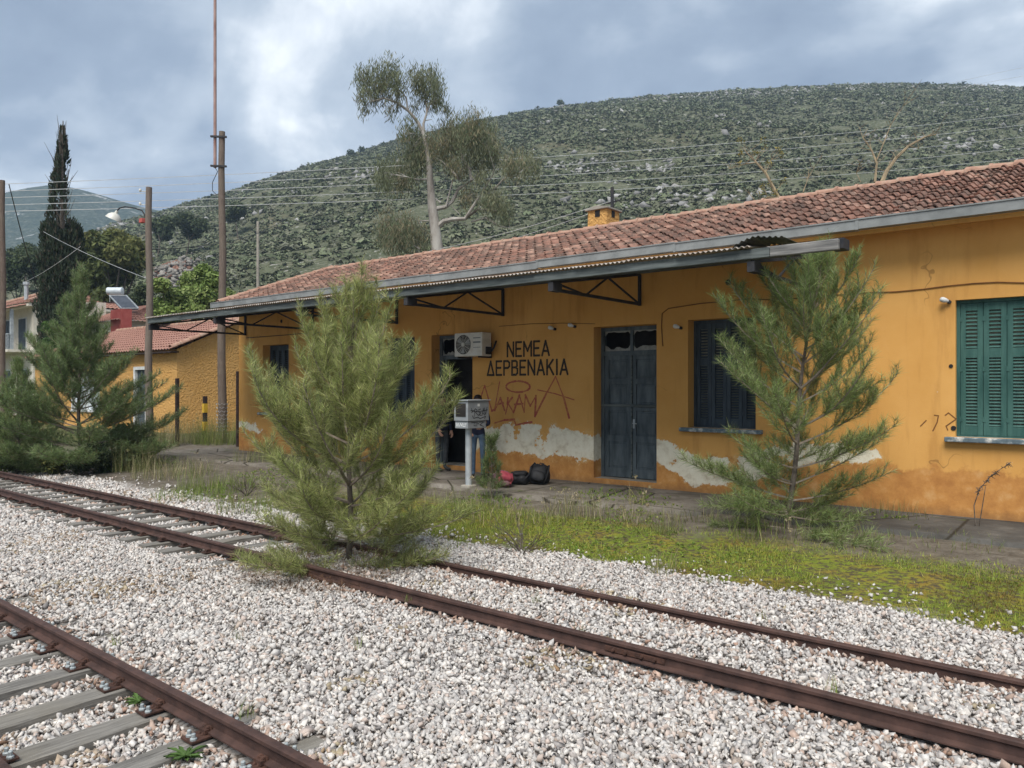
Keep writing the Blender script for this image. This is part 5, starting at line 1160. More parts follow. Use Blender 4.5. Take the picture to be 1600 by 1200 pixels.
# ================================================================== TREES
def frame_perp(d, r_):
    w_ = r_.normal(size=d.shape); w_ -= d * np.sum(w_ * d, -1, keepdims=True); return w_ / np.linalg.norm(w_, axis=-1, keepdims=True)
def pine(label, base, H, RW, seed, per_m=420, nlen=.095, nw=.0032, lean=(0, 0), whorl=.27, prof=None, tint=(1, 1, 1), leaders=None, EL=(10, 40, 62, 76, 84), group=None, nb0=5, sub=.095, dark=1.0):
    r_ = np.random.default_rng(seed); b = np.array(base, float)
    t = thing('pine_tree', base, label, 'pine tree', group)
    prof = prof or [(0, .80), (.12, 1.0), (.35, .86), (.6, .60), (.8, .36), (.93, .18), (1, .08)]
    nT = 14; tp = [b + np.array([lean[0] * (i / (nT - 1)) ** 1.5 + .03 * math.sin(i * .9 + seed), lean[1] * (i / (nT - 1)) ** 1.5 + .03 * math.cos(i * 1.1 + seed), H * .97 * i / (nT - 1) - (.1 if i == 0 else 0)]) for i in range(nT)]
    mb = MB(); r0 = .0098 * H; mb.tube(tp, [r0 * (1 - .85 * i / (nT - 1)) + .004 for i in range(nT)], 8); mb.build('trunk', M['bark'], t, smooth=True)
    tpa = np.array(tp); hs_ = np.linspace(0, 1, nT)
    shoots = []; wood = MB()
    def trunk_at(f): return np.array([np.interp(f, hs_, tpa[:, k]) for k in range(3)])
    def branch(p0, az_, L, el0, el1, rad, lvl=0):
        n = 7 if lvl == 0 or L > .24 else 4; p = p0.copy(); pts = [p.copy()]; seg = L / n; a_ = az_
        for i in range(n):
            f = (i + 1) / n; el = el0 + (el1 - el0) * f ** 1.3; a_ += r_.normal() * .10
            d = np.array([math.cos(a_) * math.cos(el), math.sin(a_) * math.cos(el), math.sin(el)]); p = p + d * seg; pts.append(p.copy())
        wp = list(range(n + 1)) if lvl == 0 else [0, n // 2, n]; wood.tube([tuple(pts[i]) for i in wp], [max(.0028, rad * (1 - .8 * i / n)) for i in wp], 4 if lvl == 0 else 3, False)
        P = np.array(pts)
        st_ = max(0, int(n * (.30 if lvl == 0 else 0)))
        for i in range(st_, n): shoots.append((P[i], P[i + 1], 1.0))
        return P, a_
    f = .03
    while f < .97:
        nb = nb0 + r_.integers(-1, 2); a0 = r_.uniform(0, 6.28); pf = np.interp(f, *zip(*prof))
        for k in range(nb):
            L = RW * pf * r_.uniform(.72, 1.18); az_ = a0 + 2 * math.pi * k / nb + r_.normal() * .25
            el0 = R(np.interp(f, [0, .15, .3, .7, 1], [2, 8, 20, 38, 58])) + r_.normal() * .12; el1 = R(np.interp(f, [0, .15, .3, .7, 1], EL)) + r_.normal() * .1
            P, ae = branch(trunk_at(f + r_.normal() * .008), az_, L, el0, el1, .005 + .008 * L)
            s = .22; tot = L
            while s < 1.0:
                i = min(int(s * 7), 6); q = P[i] + (P[i + 1] - P[i]) * (s * 7 - i); dv = P[i + 1] - P[i]; ba = math.atan2(dv[1], dv[0]); be = math.asin(np.clip(dv[2] / np.linalg.norm(dv), -1, 1))
                for sd in (-1, 1):
                    if r_.random() < .18: continue
                    l2 = (.12 + .36 * (1 - s) * L) * r_.uniform(.7, 1.2)
                    P2, a2 = branch(q, ba + sd * r_.uniform(.45, .95), l2, be + r_.normal() * .2 + .05, be + .75 + r_.normal() * .2, .0045, 1)
                    if l2 > .24:
                        for s2 in (.35, .55, .75):
                            i2 = int(s2 * 7); d2 = P2[i2 + 1] - P2[i2]; b2 = math.atan2(d2[1], d2[0]); sd2 = r_.choice((-1, 1))
                            branch(P2[i2], b2 + sd2 * r_.uniform(.4, .9), l2 * .42 * r_.uniform(.7, 1.2), be + .2 + r_.normal() * .2, be + .7, .0035, 1)
                s += sub / tot * r_.uniform(.8, 1.3)
        f += whorl / H * r_.uniform(.8, 1.2) * (1.0 if f > .2 else .8)
    for dx, dy, z0, z1 in (leaders or [(0, 0, .86, 1.0)]):                       # upright leading shoots
        p0 = trunk_at(z0); p1 = p0 + np.array([dx, dy, (z1 - z0) * H]); n = 6
        pts = [p0 + (p1 - p0) * np.array([(i / n) ** .7, (i / n) ** .7, i / n]) for i in range(n + 1)]
        wood.tube([tuple(q) for q in pts], [.012 * (1 - .7 * i / n) for i in range(n + 1)], 5, False)
        for i in range(n): shoots.append((pts[i], pts[i + 1], 1.3))
        for i in range(2, n + 1):
            for k in range(5):
                a = r_.uniform(0, 6.28); branch(pts[i], a, r_.uniform(.12, .34) * (1.15 - .5 * i / n), R(38), R(78), .005, 1)
    wood.build('branches', M['twig'], t)
    A = np.array([s[0] for s in shoots]); B = np.array([s[1] for s in shoots]); W = np.array([s[2] for s in shoots]); ln = np.linalg.norm(B - A, axis=1)
    cnt = np.maximum(2, (ln * per_m * W * r_.uniform(.7, 1.2, len(ln))).astype(int)); own = np.repeat(np.arange(len(A)), cnt); k = len(own)
    ax_ = (B - A)[own] / ln[own][:, None]; p = A[own] + (B - A)[own] * r_.random((k, 1)); ww = frame_perp(ax_, r_)
    ang = np.clip(r_.normal(R(38), R(13), k), R(8), R(80))[:, None]; d = ax_ * np.cos(ang) + ww * np.sin(ang); d[:, 2] -= .06; L = nlen * r_.uniform(.65, 1.2, (k, 1))
    wv = np.cross(d, r_.normal(size=(k, 3))); wv *= nw * .5 / np.linalg.norm(wv, axis=1)[:, None]
    tip = p + d * L; V = np.stack([p - wv, p + wv, tip], 1).reshape(-1, 3)
    pal = np.array([[.175, .225, .082], [.245, .298, .112], [.310, .355, .148], [.375, .405, .205]]); sh = r_.integers(0, 4, len(A)); c = pal[np.clip(sh[own] + r_.integers(-1, 2, k), 0, 3)] * r_.lognormal(0, .33, (k, 1)) * np.array(tint) * dark
    old = r_.random(k) < .035; c[old] = np.array([.20, .13, .06])
    o = np_obj('crown', V, np.arange(3 * k).reshape(-1, 3), M['needle'], t, col=np.repeat(c, 3, 0)); tag(o, kind='stuff'); return t
pm = at(545, 887, Z=0.0)
pine('bushy young pine growing on the station track, in the middle', (pm.x, pm.y, 0), 3.45, 1.55, 11, per_m=225, sub=.095, nw=.0046, nlen=.14, whorl=.26, nb0=5, leaders=[(.12, .06, .72, 1.02), (-.28, -.05, .60, .82), (.42, .25, .55, .92), (.55, -.2, .45, .78)],
     prof=[(0, .80), (.1, 1.02), (.25, 1.06), (.45, .94), (.65, .64), (.82, .36), (.93, .18), (1, .08)], tint=(1.22, 1.14, 1.02), lean=(.05, .03))
pr = at(1234, 832, Z=.14)
pine('young pine in front of the station wall, at right', (pr.x, pr.y, .1), 3.95, 1.62, 23, per_m=200, nw=.0048, nlen=.14, EL=(2, 26, 44, 58, 80), lean=(.34, .22), leaders=[(.10, .06, .84, 1.02), (-.06, -.05, .80, .97), (.2, .15, .8, .98)],
     prof=[(0, .80), (.1, .92), (.2, .80), (.36, .95), (.55, .96), (.72, .74), (.82, .36), (.93, .20), (1, .1)], tint=(.88, .98, .86), whorl=.29, nb0=4, sub=.12)
pl = at(124, 737, Z=.05)
pine('tall young pine at left beside the station track', (pl.x, pl.y, .05), 5.15, 2.15, 37, per_m=150, nlen=.15, EL=(5, 30, 48, 66, 82), nw=.008, whorl=.33, sub=.13, tint=(.66, .76, .74), leaders=[(.1, 0, .84, 1.0), (-.2, .1, .7, .86)],
     prof=[(0, 1.1), (.12, 1.2), (.3, 1.0), (.5, .66), (.7, .36), (.85, .22), (1, .08)])
pl2 = at(14, 742, Z=.05)
pine('smaller pine at the left edge beside the tall left pine', (pl2.x - .3, pl2.y + .3, .05), 2.75, 1.2, 41, per_m=160, nlen=.14, nw=.008, whorl=.30, sub=.13, tint=(.66, .76, .66))

def leaf_cloud(blobs, n, size, pal, seed, flat=.6, droop=0.0, elong=1.0, fill=.35, gauss=False):
    """leaves through the volume of uneven blobs (c, r) ; returns V,F,col"""
    r_ = np.random.default_rng(seed); C_ = np.array([b[:3] for b in blobs]); Rr = np.array([b[3] for b in blobs]); pz = Rr ** 2.2; own = r_.choice(len(blobs), n, p=pz / pz.sum())
    d = r_.normal(size=(n, 3)); d /= np.linalg.norm(d, axis=1)[:, None]; rr = Rr[own] * (fill + (1 - fill) * r_.random(n)) * r_.uniform(.8, 1.12, n)
    c = C_[own] + d * rr[:, None] * np.array([1, 1, .85])
    if gauss: c = C_[own] + np.clip(r_.normal(size=(n, 3)), -2.1, 2.1) * Rr[own][:, None] * np.array([.52, .52, .74]) - np.array([0, 0, 1]) * (Rr[own] * .2)[:, None]
    nrm = d * flat + r_.normal(size=(n, 3)) * .6 + np.array([0, 0, .25]); nrm /= np.linalg.norm(nrm, axis=1)[:, None]
    a = np.cross(nrm, r_.normal(size=(n, 3))); a[:, 2] -= droop * np.linalg.norm(a, axis=1) * 1.6; a /= np.linalg.norm(a, axis=1)[:, None]; b = np.cross(nrm, a); b /= np.linalg.norm(b, axis=1)[:, None]
    s = (size * r_.uniform(.6, 1.35, n))[:, None]; el = s * elong
    V = np.stack([c - a * el, c + b * s * .55, c + a * el, c - b * s * .55], 1).reshape(-1, 3); pal = np.array(pal); col = pal[(r_.integers(0, len(pal), len(blobs))[own] + r_.integers(0, 2, n)) % len(pal)] * r_.uniform(.72, 1.28, (n, 1))
    return V, np.arange(4 * n).reshape(-1, 4), np.repeat(col, 4, 0)
def leafy_tree(name, label, base, top, blobs, n, size, pal, seed, cat='tree', bark='bark', r0=.18, group=None, **k):
    t = thing(name, base, label, cat, group); b = Vector(base); mb = MB(); r_ = random.Random(seed)
    cz = sum(q[2] for q in blobs) / len(blobs); c0 = Vector((sum(q[0] for q in blobs) / len(blobs), sum(q[1] for q in blobs) / len(blobs), cz)); fork = b.lerp(c0, .55)
    mb.tube([b - Vector((0, 0, .3)), b.lerp(fork, .5) + Vector((.05, .03, 0)), fork], [r0, r0 * .85, r0 * .7], 8)
    for q in blobs:
        e_ = Vector(q[:3]); mb.tube([fork - Vector((0, 0, .2)), fork.lerp(e_, .5) + Vector((r_.uniform(-.2, .2), r_.uniform(-.2, .2), .1)), e_], [r0 * .5, r0 * .3, r0 * .1], 5)
    mb.build('trunk', M[bark], t, smooth=True)
    V, Fq, c = leaf_cloud(blobs, n, size, pal, seed, **k); tag(np_obj('crown', V, Fq, M['leaf'], t, col=c), kind='stuff'); return t
def blobs_px(lst, D, dj=1.0, seed=0):
    r_ = random.Random(seed); out = []
    for x, y, rp in lst:
        Dq = D + r_.uniform(-dj, dj); p = at(x, y, D=Dq); out.append((p.x, p.y, p.z, rp / F * Dq))
    return out
def gnd(px, D, z=.1): p = at(px, 600, D=D); return (p.x, p.y, z)
# cypress: dense below, bare and wispy above
D_c = 45; tb = gnd(97, D_c); t = thing('cypress_tree', tb, 'tall dark cypress with a bare wispy top, at left', 'cypress'); mb = MB(); zt = CAMZ + (HY - 192) / F * D_c; B0 = Vector(tb)
mb.tube([B0 - Vector((0, 0, .3)), B0 + Vector((.05, 0, 6)), B0 + Vector((-.02, 0, 11)), B0 + Vector((.12, 0, zt))], [.26, .2, .12, .02], 8); r_ = random.Random(4)
for k in range(150):
    z0 = 5.0 + (zt - 6.0) * r_.random() ** .75; f = (z0 - 5) / (zt - 5); a = r_.uniform(0, 6.28); rr_ = (1.15 * (1 - f) ** .8 + .10) * r_.uniform(.5, 1.05); h_ = r_.uniform(.8, 2.2) * (1.1 - .5 * f)
    p0 = B0 + Vector((0, 0, z0)); p1 = p0 + Vector((rr_ * .6 * math.cos(a), rr_ * .6 * math.sin(a), h_ * .35)); p2 = p0 + Vector((rr_ * math.cos(a), rr_ * math.sin(a), h_))
    mb.tube([p0, p1, p2], [.035, .022, .006], 4, False)
for x0, y0, x1, y1 in ((84, 250, 69, 222), (112, 280, 122, 266), (82, 290, 70, 272)): mb.tube([at(97, y0 + 18, D=D_c), at(x0, y0, D=D_c), at(x1, y1, D=D_c)], [.03, .02, .006], 4, False)
mb.build('trunk', M['bark'], t)
n = 26000; q = np.random.default_rng(8); h = np.where(q.random(n) < .80, q.uniform(.02, .60, n), q.uniform(.55, .985, n)); zz = 3.0 + (zt - 3.0) * h
prof_ = np.interp(h, [0, .1, .3, .5, .58, .66, .8, .95, 1], [.9, 1.12, 1.18, 1.08, .95, .70, .44, .18, .05]); a = q.uniform(0, 6.283, n); lump_ = 1 + .18 * np.sin(a * 5 + zz * 1.7) + .10 * np.sin(a * 3 - zz * 2.6); rr = prof_ * lump_ * np.sqrt(q.uniform(.25, 1, n))
thin = (h > .56) & (vnoise(a * 2.2, zz * .8, 1.0, 61, 2) < -.05); C_ = np.stack([tb[0] + rr * np.cos(a), tb[1] + rr * np.sin(a), zz], -1)[~thin]; k = len(C_)
up = np.stack([np.cos(a) * .25, np.sin(a) * .25, np.ones(n)], -1)[~thin] + q.normal(size=(k, 3)) * .22; up /= np.linalg.norm(up, axis=1)[:, None]; sd = np.cross(up, q.normal(size=(k, 3))); sd /= np.linalg.norm(sd, axis=1)[:, None]; s = q.uniform(.07, .16, (k, 1))
V = np.stack([C_ - up * s, C_ + sd * s * .38, C_ + up * s * 1.5, C_ - sd * s * .38], 1).reshape(-1, 3); c = np.where(q.random((k, 1)) < .85, np.array([[.034, .048, .026]]), np.array([[.085, .072, .050]])) * q.uniform(.7, 1.4, (k, 1))
tag(np_obj('crown', V, np.arange(4 * k).reshape(-1, 4), M['leaf'], t, col=np.repeat(c, 4, 0)), kind='stuff')
GREEN = [(.17, .235, .06), (.215, .285, .08), (.135, .195, .05), (.265, .32, .11)]; OLIVE = [(.085, .105, .030), (.12, .135, .040), (.155, .155, .050), (.065, .085, .028)]; DARK = [(.045, .066, .028), (.062, .086, .036), (.085, .105, .046)]
leafy_tree('round_pine', 'rounded olive-green pine behind the lamp pole', gnd(185, 72), 0, blobs_px([(150, 385, 22), (180, 378, 26), (208, 388, 22), (165, 405, 26), (200, 410, 28), (140, 410, 18), (222, 405, 15), (180, 425, 30), (145, 372, 14), (190, 395, 24)], 72, 3, 1), 17000, .19, OLIVE, 51, r0=.3, elong=1.3)
leafy_tree('broadleaf_tree', 'fresh bright green tree in front of the mast pole', gnd(310, 43), 0, blobs_px([(318, 425, 15), (300, 440, 20), (335, 440, 18), (325, 462, 24), (355, 462, 14), (292, 462, 18), (345, 480, 18), (310, 478, 20)], 43, 1.6, 2), 11000, .115, GREEN, 52, r0=.16)
leafy_tree('broadleaf_tree', 'fresh bright green tree to the left of the mast pole', gnd(262, 40), 0, blobs_px([(252, 446, 15), (275, 466, 19), (250, 480, 18), (290, 484, 17), (308, 488, 15), (265, 492, 18), (240, 495, 12)], 40, 1.4, 3), 9500, .11, GREEN, 53, r0=.14)
leafy_tree('young_pine', 'pale olive conifer between the cypress and the round pine', gnd(140, 58), 0, blobs_px([(140, 405, 12), (143, 425, 18), (150, 445, 20), (128, 450, 16), (160, 462, 16), (145, 470, 20)], 58, 1.6, 4), 6500, .15, [(.10, .12, .04), (.13, .14, .055), (.075, .095, .034)], 54, r0=.15, elong=1.8)
for i, (lst, D, lab) in enumerate((([(20, 420, 22), (45, 405, 22), (10, 440, 20), (60, 430, 18)], 88, 'dark pine above the roof of the cream house'), ([(45, 395, 18), (25, 400, 16)], 120, 'small dark pine on the slope left of the cypress'), ([(245, 352, 13), (262, 348, 14), (255, 364, 15)], 150, 'dark pine on the slope just right of the lamp pole'),
        ([(290, 345, 17), (312, 352, 15), (300, 362, 16)], 150, 'dark pine on the slope left of the mast pole'), ([(372, 328, 14), (362, 338, 12)], 170, 'dark tree on the slope right of the mast pole'), ([(225, 455, 14), (212, 470, 14), (228, 480, 12)], 62, 'dull bush beside the solar heater'), ([(78, 512, 12), (92, 525, 15), (80, 535, 12), (105, 545, 16)], 44, 'ivy-green tree against the side of the cream house'))):
    leafy_tree('background_tree', lab, gnd(lst[0][0], D, .1 if D < 60 else float(hill_z(np.array((lst[0][0] - 800) / F), np.array(float(D)))) - .5), 0, blobs_px(lst, D, D * .02, 60 + i), 3800, .0016 * D + .06, DARK if i < 6 else [(.05, .10, .02), (.07, .13, .03)], 60 + i, group=None, r0=.15)
for x, y in ((875, 160), (548, 238), (565, 234), (600, 226)):
    Dq = float(np.interp(x, *zip(*RID))) * .985; p = at(x, y, D=Dq); leafy_tree('ridge_tree', 'tiny lone tree on the skyline of the hill' if x == 875 else {548: 'leftmost', 565: 'middle', 600: 'rightmost'}[x] + ' of three tiny trees on the left slope of the skyline', (p.x, p.y, p.z - 3), 0, [(p.x, p.y, p.z, 2.0), (p.x + 1.2, p.y, p.z - .8, 1.4)], 260, .5, DARK, x, r0=.15, group=None if x == 875 else 'trees on the left skyline')

# ---- eucalyptus
DE = 40.0
def e6(x, y, dz=0): return at(520 + x / 3, 60 + y / 3, D=DE + dz)
eb = at(683, 600, D=DE); eu = thing('eucalyptus_tree', (eb.x, eb.y, .1), 'tall pale-barked eucalyptus with drooping foliage behind the roof', 'eucalyptus'); mb = MB()
mb.tube([Vector((eb.x, eb.y, -.2)), e6(490, 1000), e6(478, 880), e6(465, 780), e6(455, 650), e6(450, 560), e6(425, 450)], [.42, .34, .27, .23, .17, .14, .11], 12)
BR = [([(425, 450), (400, 395), (355, 340), (300, 300), (240, 280), (185, 295)], .10, 0), ([(425, 450), (425, 400), (440, 350), (455, 310)], .08, 0), ([(350, 335), (345, 280), (325, 250), (290, 240)], .05, .6), ([(440, 360), (438, 310), (430, 270), (420, 220)], .05, .5), ([(430, 385), (465, 380)], .03, 0),
      ([(495, 880), (520, 858), (560, 848), (620, 845), (650, 800), (690, 735)], .16, -.5), ([(620, 845), (680, 800), (740, 805), (785, 815)], .08, -.8), ([(650, 860), (720, 840), (780, 880), (830, 888)], .05, .6), ([(480, 800), (530, 790), (560, 765), (590, 705), (650, 668)], .13, .8), ([(650, 668), (640, 610), (605, 560), (600, 520), (625, 500)], .08, 1.2), ([(650, 668), (690, 620), (745, 580)], .05, 1.0),
      ([(590, 660), (550, 610), (510, 575), (480, 560)], .06, .9), ([(530, 790), (555, 690), (560, 665)], .05, .6), ([(505, 770), (475, 745)], .05, 0), ([(690, 735), (720, 690), (750, 640), (757, 610)], .05, -.6), ([(757, 705), (800, 660), (835, 640), (833, 620)], .05, -.4), ([(835, 655), (870, 632)], .035, -.4), ([(450, 660), (400, 662), (350, 650), (290, 640)], .06, -.9), ([(450, 855), (400, 855), (360, 845)], .04, -.4), ([(440, 1020), (400, 985), (340, 940)], .05, -.6), ([(560, 790), (600, 830)], .03, -.2), ([(710, 840), (760, 870), (800, 885)], .03, -.2)]
for pts, r0_, dz in BR: mb.tube([e6(x, y, dz * i / max(1, len(pts) - 1)) for i, (x, y) in enumerate(pts)], [r0_ * (1 - .6 * i / (len(pts) - 1)) for i in range(len(pts))], 7)
EB = [(130, 175, 30), (165, 180, 40), (215, 185, 46), (265, 160, 48), (300, 190, 36), (240, 230, 40), (150, 240, 32), (145, 330, 24), (270, 340, 24), (195, 280, 30), (310, 250, 28), (130, 270, 22), (305, 320, 16),
      (385, 180, 34), (425, 190, 42), (470, 190, 40), (490, 230, 34), (410, 240, 38), (455, 270, 38), (500, 290, 26), (535, 330, 18), (380, 320, 20), (480, 310, 22),
      (360, 420, 38), (330, 460, 26), (390, 460, 28), (550, 420, 46), (610, 430, 52), (660, 400, 46), (700, 450, 56), (740, 500, 46), (640, 490, 50), (580, 490, 48), (530, 460, 42), (470, 490, 44), (420, 510, 46), (370, 530, 40), (440, 550, 36), (520, 540, 40), (720, 560, 40), (660, 560, 36), (760, 540, 30),
      (330, 610, 48), (270, 630, 50), (230, 640, 38), (380, 620, 36), (320, 670, 38), (250, 680, 30), (400, 580, 34), (850, 590, 40), (900, 585, 42), (945, 600, 34), (820, 600, 30), (600, 620, 36), (560, 590, 30), (690, 650, 30),
      (630, 740, 36), (760, 770, 42), (800, 790, 38), (740, 730, 30), (820, 830, 30), (700, 770, 26), (260, 870, 48), (310, 900, 50), (360, 880, 40), (230, 930, 36), (400, 940, 40), (330, 960, 40), (430, 980, 26), (420, 910, 26), (280, 960, 34)]
rb = random.Random(6); blobs = []
for x, y, r_ in EB:
    p = e6(x, y, rb.uniform(-1.6, 1.6) if y > 380 else rb.uniform(-.8, .8)); blobs.append((p.x, p.y, p.z, r_ / 3 / F * DE * 1.25))
nodes = [e6(x, y, dz * i / max(1, len(pts) - 1)) for pts, r0_, dz in BR for i, (x, y) in enumerate(pts)]
for bx_, by_, bz_, br_ in blobs:
    c_ = Vector((bx_, by_, bz_)); nn = min(nodes, key=lambda q_: (q_ - c_).length); mid_ = nn.lerp(c_, .5) + Vector((0, 0, .12)); mb.tube([nn, mid_, c_], [.028, .018, .008], 4, False)
    for _ in range(4): mb.tube([mid_, c_ + Vector((rb.uniform(-.5, .5), rb.uniform(-.5, .5), rb.uniform(-.3, .3))) * br_ * 1.6], [.010, .004], 3, False)
mb.build('trunk', M['euc_bark'], eu, smooth=True)
V, Fq, c = leaf_cloud(blobs, 30000, .031, [(.13, .15, .085), (.17, .185, .105), (.20, .20, .12), (.11, .135, .072), (.23, .20, .12)], 71, .2, 1.0, 4.6, .0, gauss=True); tag(np_obj('crown', V, Fq, M['leaf'], eu, col=c), kind='stuff')
# ---- bare trees behind the roof
def bare_tree(label, base, limbs, D, seed, yellow):
    t = thing('bare_tree', gnd(base, D), label, 'bare tree'); mb = MB(); r_ = random.Random(seed); tips = []
    g = Vector(gnd(base, D)); mb.tube([g, at(*limbs[0][0][0], D=D)], [.16, .12], 8)
    for pts, r0_ in limbs:
        mb.tube([at(x, y, D=D + .3 * i) for i, (x, y) in enumerate(pts)], [r0_ * (1 - .75 * i / (len(pts) - 1)) for i in range(len(pts))], 6)
        for i in range(1, len(pts)):
            for _ in range(3):
                p0 = at(*pts[i], D=D + .3 * i); d = Vector((r_.uniform(-.5, .5), r_.uniform(-.4, .4), r_.uniform(.1, .6))); L = r_.uniform(.4, 1.1); p1 = p0 + d * L; p2 = p1 + Vector((d.x * .6 + r_.uniform(-.2, .2), d.y * .5, abs(d.z) * .7)) * L * .8
                mb.tube([p0, p1, p2], [.014, .010, .004], 4, False); tips.append(p2); mb.tube([p1, p1 + Vector((r_.uniform(-.4, .4), r_.uniform(-.3, .3), r_.uniform(0, .4)))], [.008, .003], 4, False)
    mb.build('trunk', M['dead'], t, smooth=True)
    if yellow:
        V, Fq, c = leaf_cloud([(p.x, p.y, p.z, .22) for p in tips[::2]], 420, .04, [(.28, .22, .05), (.18, .16, .05)], seed, .5, .3, 1.4); tag(np_obj('crown', V, Fq, M['leaf'], t, col=c), kind='stuff')
bare_tree('bare yellowish tree behind the middle of the roof', 1222, [([(1222, 318), (1212, 300), (1196, 270), (1180, 252), (1166, 238)], .10), ([(1182, 254), (1165, 256), (1140, 264)], .03), ([(1216, 310), (1200, 308), (1182, 316)], .05), ([(1196, 270), (1205, 250)], .02)], 34, 3, True)
bare_tree('bare leaning tree behind the right part of the roof', 1375, [([(1378, 285), (1385, 268), (1400, 247), (1420, 228), (1445, 214), (1462, 210)], .10), ([(1367, 285), (1370, 255), (1362, 235), (1348, 215)], .06), ([(1370, 250), (1380, 225), (1392, 195), (1412, 165)], .03), ([(1420, 228), (1435, 232)], .03), ([(1255, 300), (1262, 280), (1272, 262)], .025), ([(1345, 285), (1338, 270), (1342, 258)], .02)], 33, 5, False)

# ================================================================== LOW PLANTS
def blades(bases, H, spread, width, pal, seed, seg=3, curve=.5):
    r_ = np.random.default_rng(seed); k = len(bases); a = r_.uniform(0, 6.283, k); ln = H * r_.uniform(.5, 1.15, k); sp = spread * r_.uniform(.1, 1.0, k)
    dirs = np.stack([np.cos(a), np.sin(a)], -1); side = np.stack([-np.sin(a), np.cos(a), np.zeros(k)], -1) * (width * r_.uniform(.6, 1.2, k))[:, None] * .5; rows = []
    for i in range(seg + 1):
        f = i / seg; hor = sp * (f * (1 - curve) + curve * f * f) * ln; z = ln * np.sqrt(np.maximum(.05, 1 - (sp * f * .75) ** 2)) * f
        c = bases + np.stack([dirs[:, 0] * hor, dirs[:, 1] * hor, z], -1); wd = side * (1 - f * .92); rows += [c - wd, c + wd]
    V = np.stack(rows, 1); n2 = 2 * (seg + 1); V = V.reshape(-1, 3); base_i = (np.arange(k) * n2)[:, None, None]; q = np.array([(2 * i, 2 * i + 1, 2 * i + 3, 2 * i + 2) for i in range(seg)])[None]
    pal = np.array(pal); col = pal[r_.integers(0, len(pal), k)] * r_.uniform(.6, 1.4, (k, 1)); return V, (base_i + q).reshape(-1, 4), np.repeat(col, n2, 0)
GR = [(.14, .22, .035), (.19, .26, .05), (.24, .26, .07), (.12, .18, .035)]; DRY = [(.38, .31, .18), (.29, .25, .13), (.22, .22, .09), (.44, .37, .25)]; MIX = [(.14, .18, .055), (.19, .215, .075), (.28, .245, .12), (.16, .17, .065)]
# turf (uncountable)
n = 270000; q = np.random.default_rng(91); X = q.uniform(-14, 1.2, n); Y = q.uniform(7.2, 10.9, n); ed = edge_y(X); dens = sstep(Y, ed - .1, ed + .35) * (1 - sstep(Y, 9.1, 10.2)) * np.clip(.62 + 1.2 * vnoise(X, Y, .9, 92, 3), .03, 1) * np.where(X < -9, .35, 1)
k = q.random(n) < dens; dedge = (Y - ed)[k]; B = np.stack([X, Y, zground(X, Y) - .005], -1)[k]; nz = vnoise(B[:, 0], B[:, 1], .8, 93, 3)
gr = nz < .30 - .75 * np.exp(-np.maximum(dedge, 0) * 2.2); hh_ = np.random.default_rng(5).lognormal(0, .38, len(B)); V1, F1, c1 = blades(B[gr], .058 * hh_[gr] * .72, 1.2, .0085, [(.19, .27, .035), (.25, .31, .05), (.31, .33, .06), (.16, .22, .035), (.36, .32, .08)], 94, 1); V2, F2, c2 = blades(B[~gr], .042, 1.0, .008, [(.20, .17, .04), (.19, .12, .035), (.15, .17, .035)], 95, 1)
tag(np_obj('turf', np.concatenate([V1, V2]), np.concatenate([F1, F2 + len(V1)]), M['blade'], col=np.concatenate([c1, c2])), kind='stuff')
# small leafy ground cover
n = 9000; X = q.uniform(-16, 1.2, n); Y = q.uniform(7.5, 12.2, n); k = (vnoise(X, Y, .7, 96, 3) > .18) & (Y > edge_y(X)); B = np.stack([X, Y, np.where(Y > 10.9, ZP + .015, zground(X, Y) + .015)], -1)[k]; m_ = len(B)
V, Fq, c = leaf_cloud([(*p, .03) for p in B], m_ * 3, .016, GR, 97, .5, 0, 1.3); tag(np_obj('ground_cover', V, Fq, M['leaf'], col=c), kind='stuff')
# pine litter under the middle pine, sparse weeds among the ballast
n = 2600; a = q.uniform(0, 6.28, n); rr = 1.15 * np.sqrt(q.random(n)); B = np.stack([pm.x + rr * np.cos(a), pm.y - .35 + rr * np.sin(a) * .8, 0 * a], -1); B[:, 2] = zgravel(B[:, 0], B[:, 1]) + .025
V, Fq, c = blades(B, .09, 3.2, .005, [(.16, .085, .045), (.22, .13, .07), (.12, .07, .04)], 98, 1, 0); tag(np_obj('pine_litter', V, Fq, M['blade'], col=c), kind='stuff')
def clump(label, loc, H, rad, n, spread, pal, seed, cat='weeds', name='weed_clump', width=.008, heads=0, group=None):
    r_ = np.random.default_rng(seed); a = r_.uniform(0, 6.283, n); rr = rad * np.sqrt(r_.random(n)); B = np.array(loc)[None] + np.stack([rr * np.cos(a), rr * np.sin(a), 0 * a], -1); t = thing(name, loc, label, cat, group)
    V, Fq, c = blades(B, H, spread, width, pal, seed + 1, 4, .6); tag(np_obj('stems', V, Fq, M['blade'], t, col=c), kind='stuff')
    if heads:
        tips = V.reshape(n, 10, 3)[:, 8, :][:heads]; V2, F2, c2 = leaf_cloud([(*p, .045) for p in tips], heads * 14, .011, DRY, seed + 2, .3, .5, 2.0); tag(np_obj('seed_heads', V2, F2, M['blade'], t, col=c2), kind='stuff')
    return t
def G(px, py, z=None):
    zz = .1
    for _ in range(4):
        p = at(px, py, Z=zz); zz = ZP if 10.9 < p.y < 12.9 and p.x > -22 else float(zground(p.x, p.y))
    return (p.x, p.y, zz)
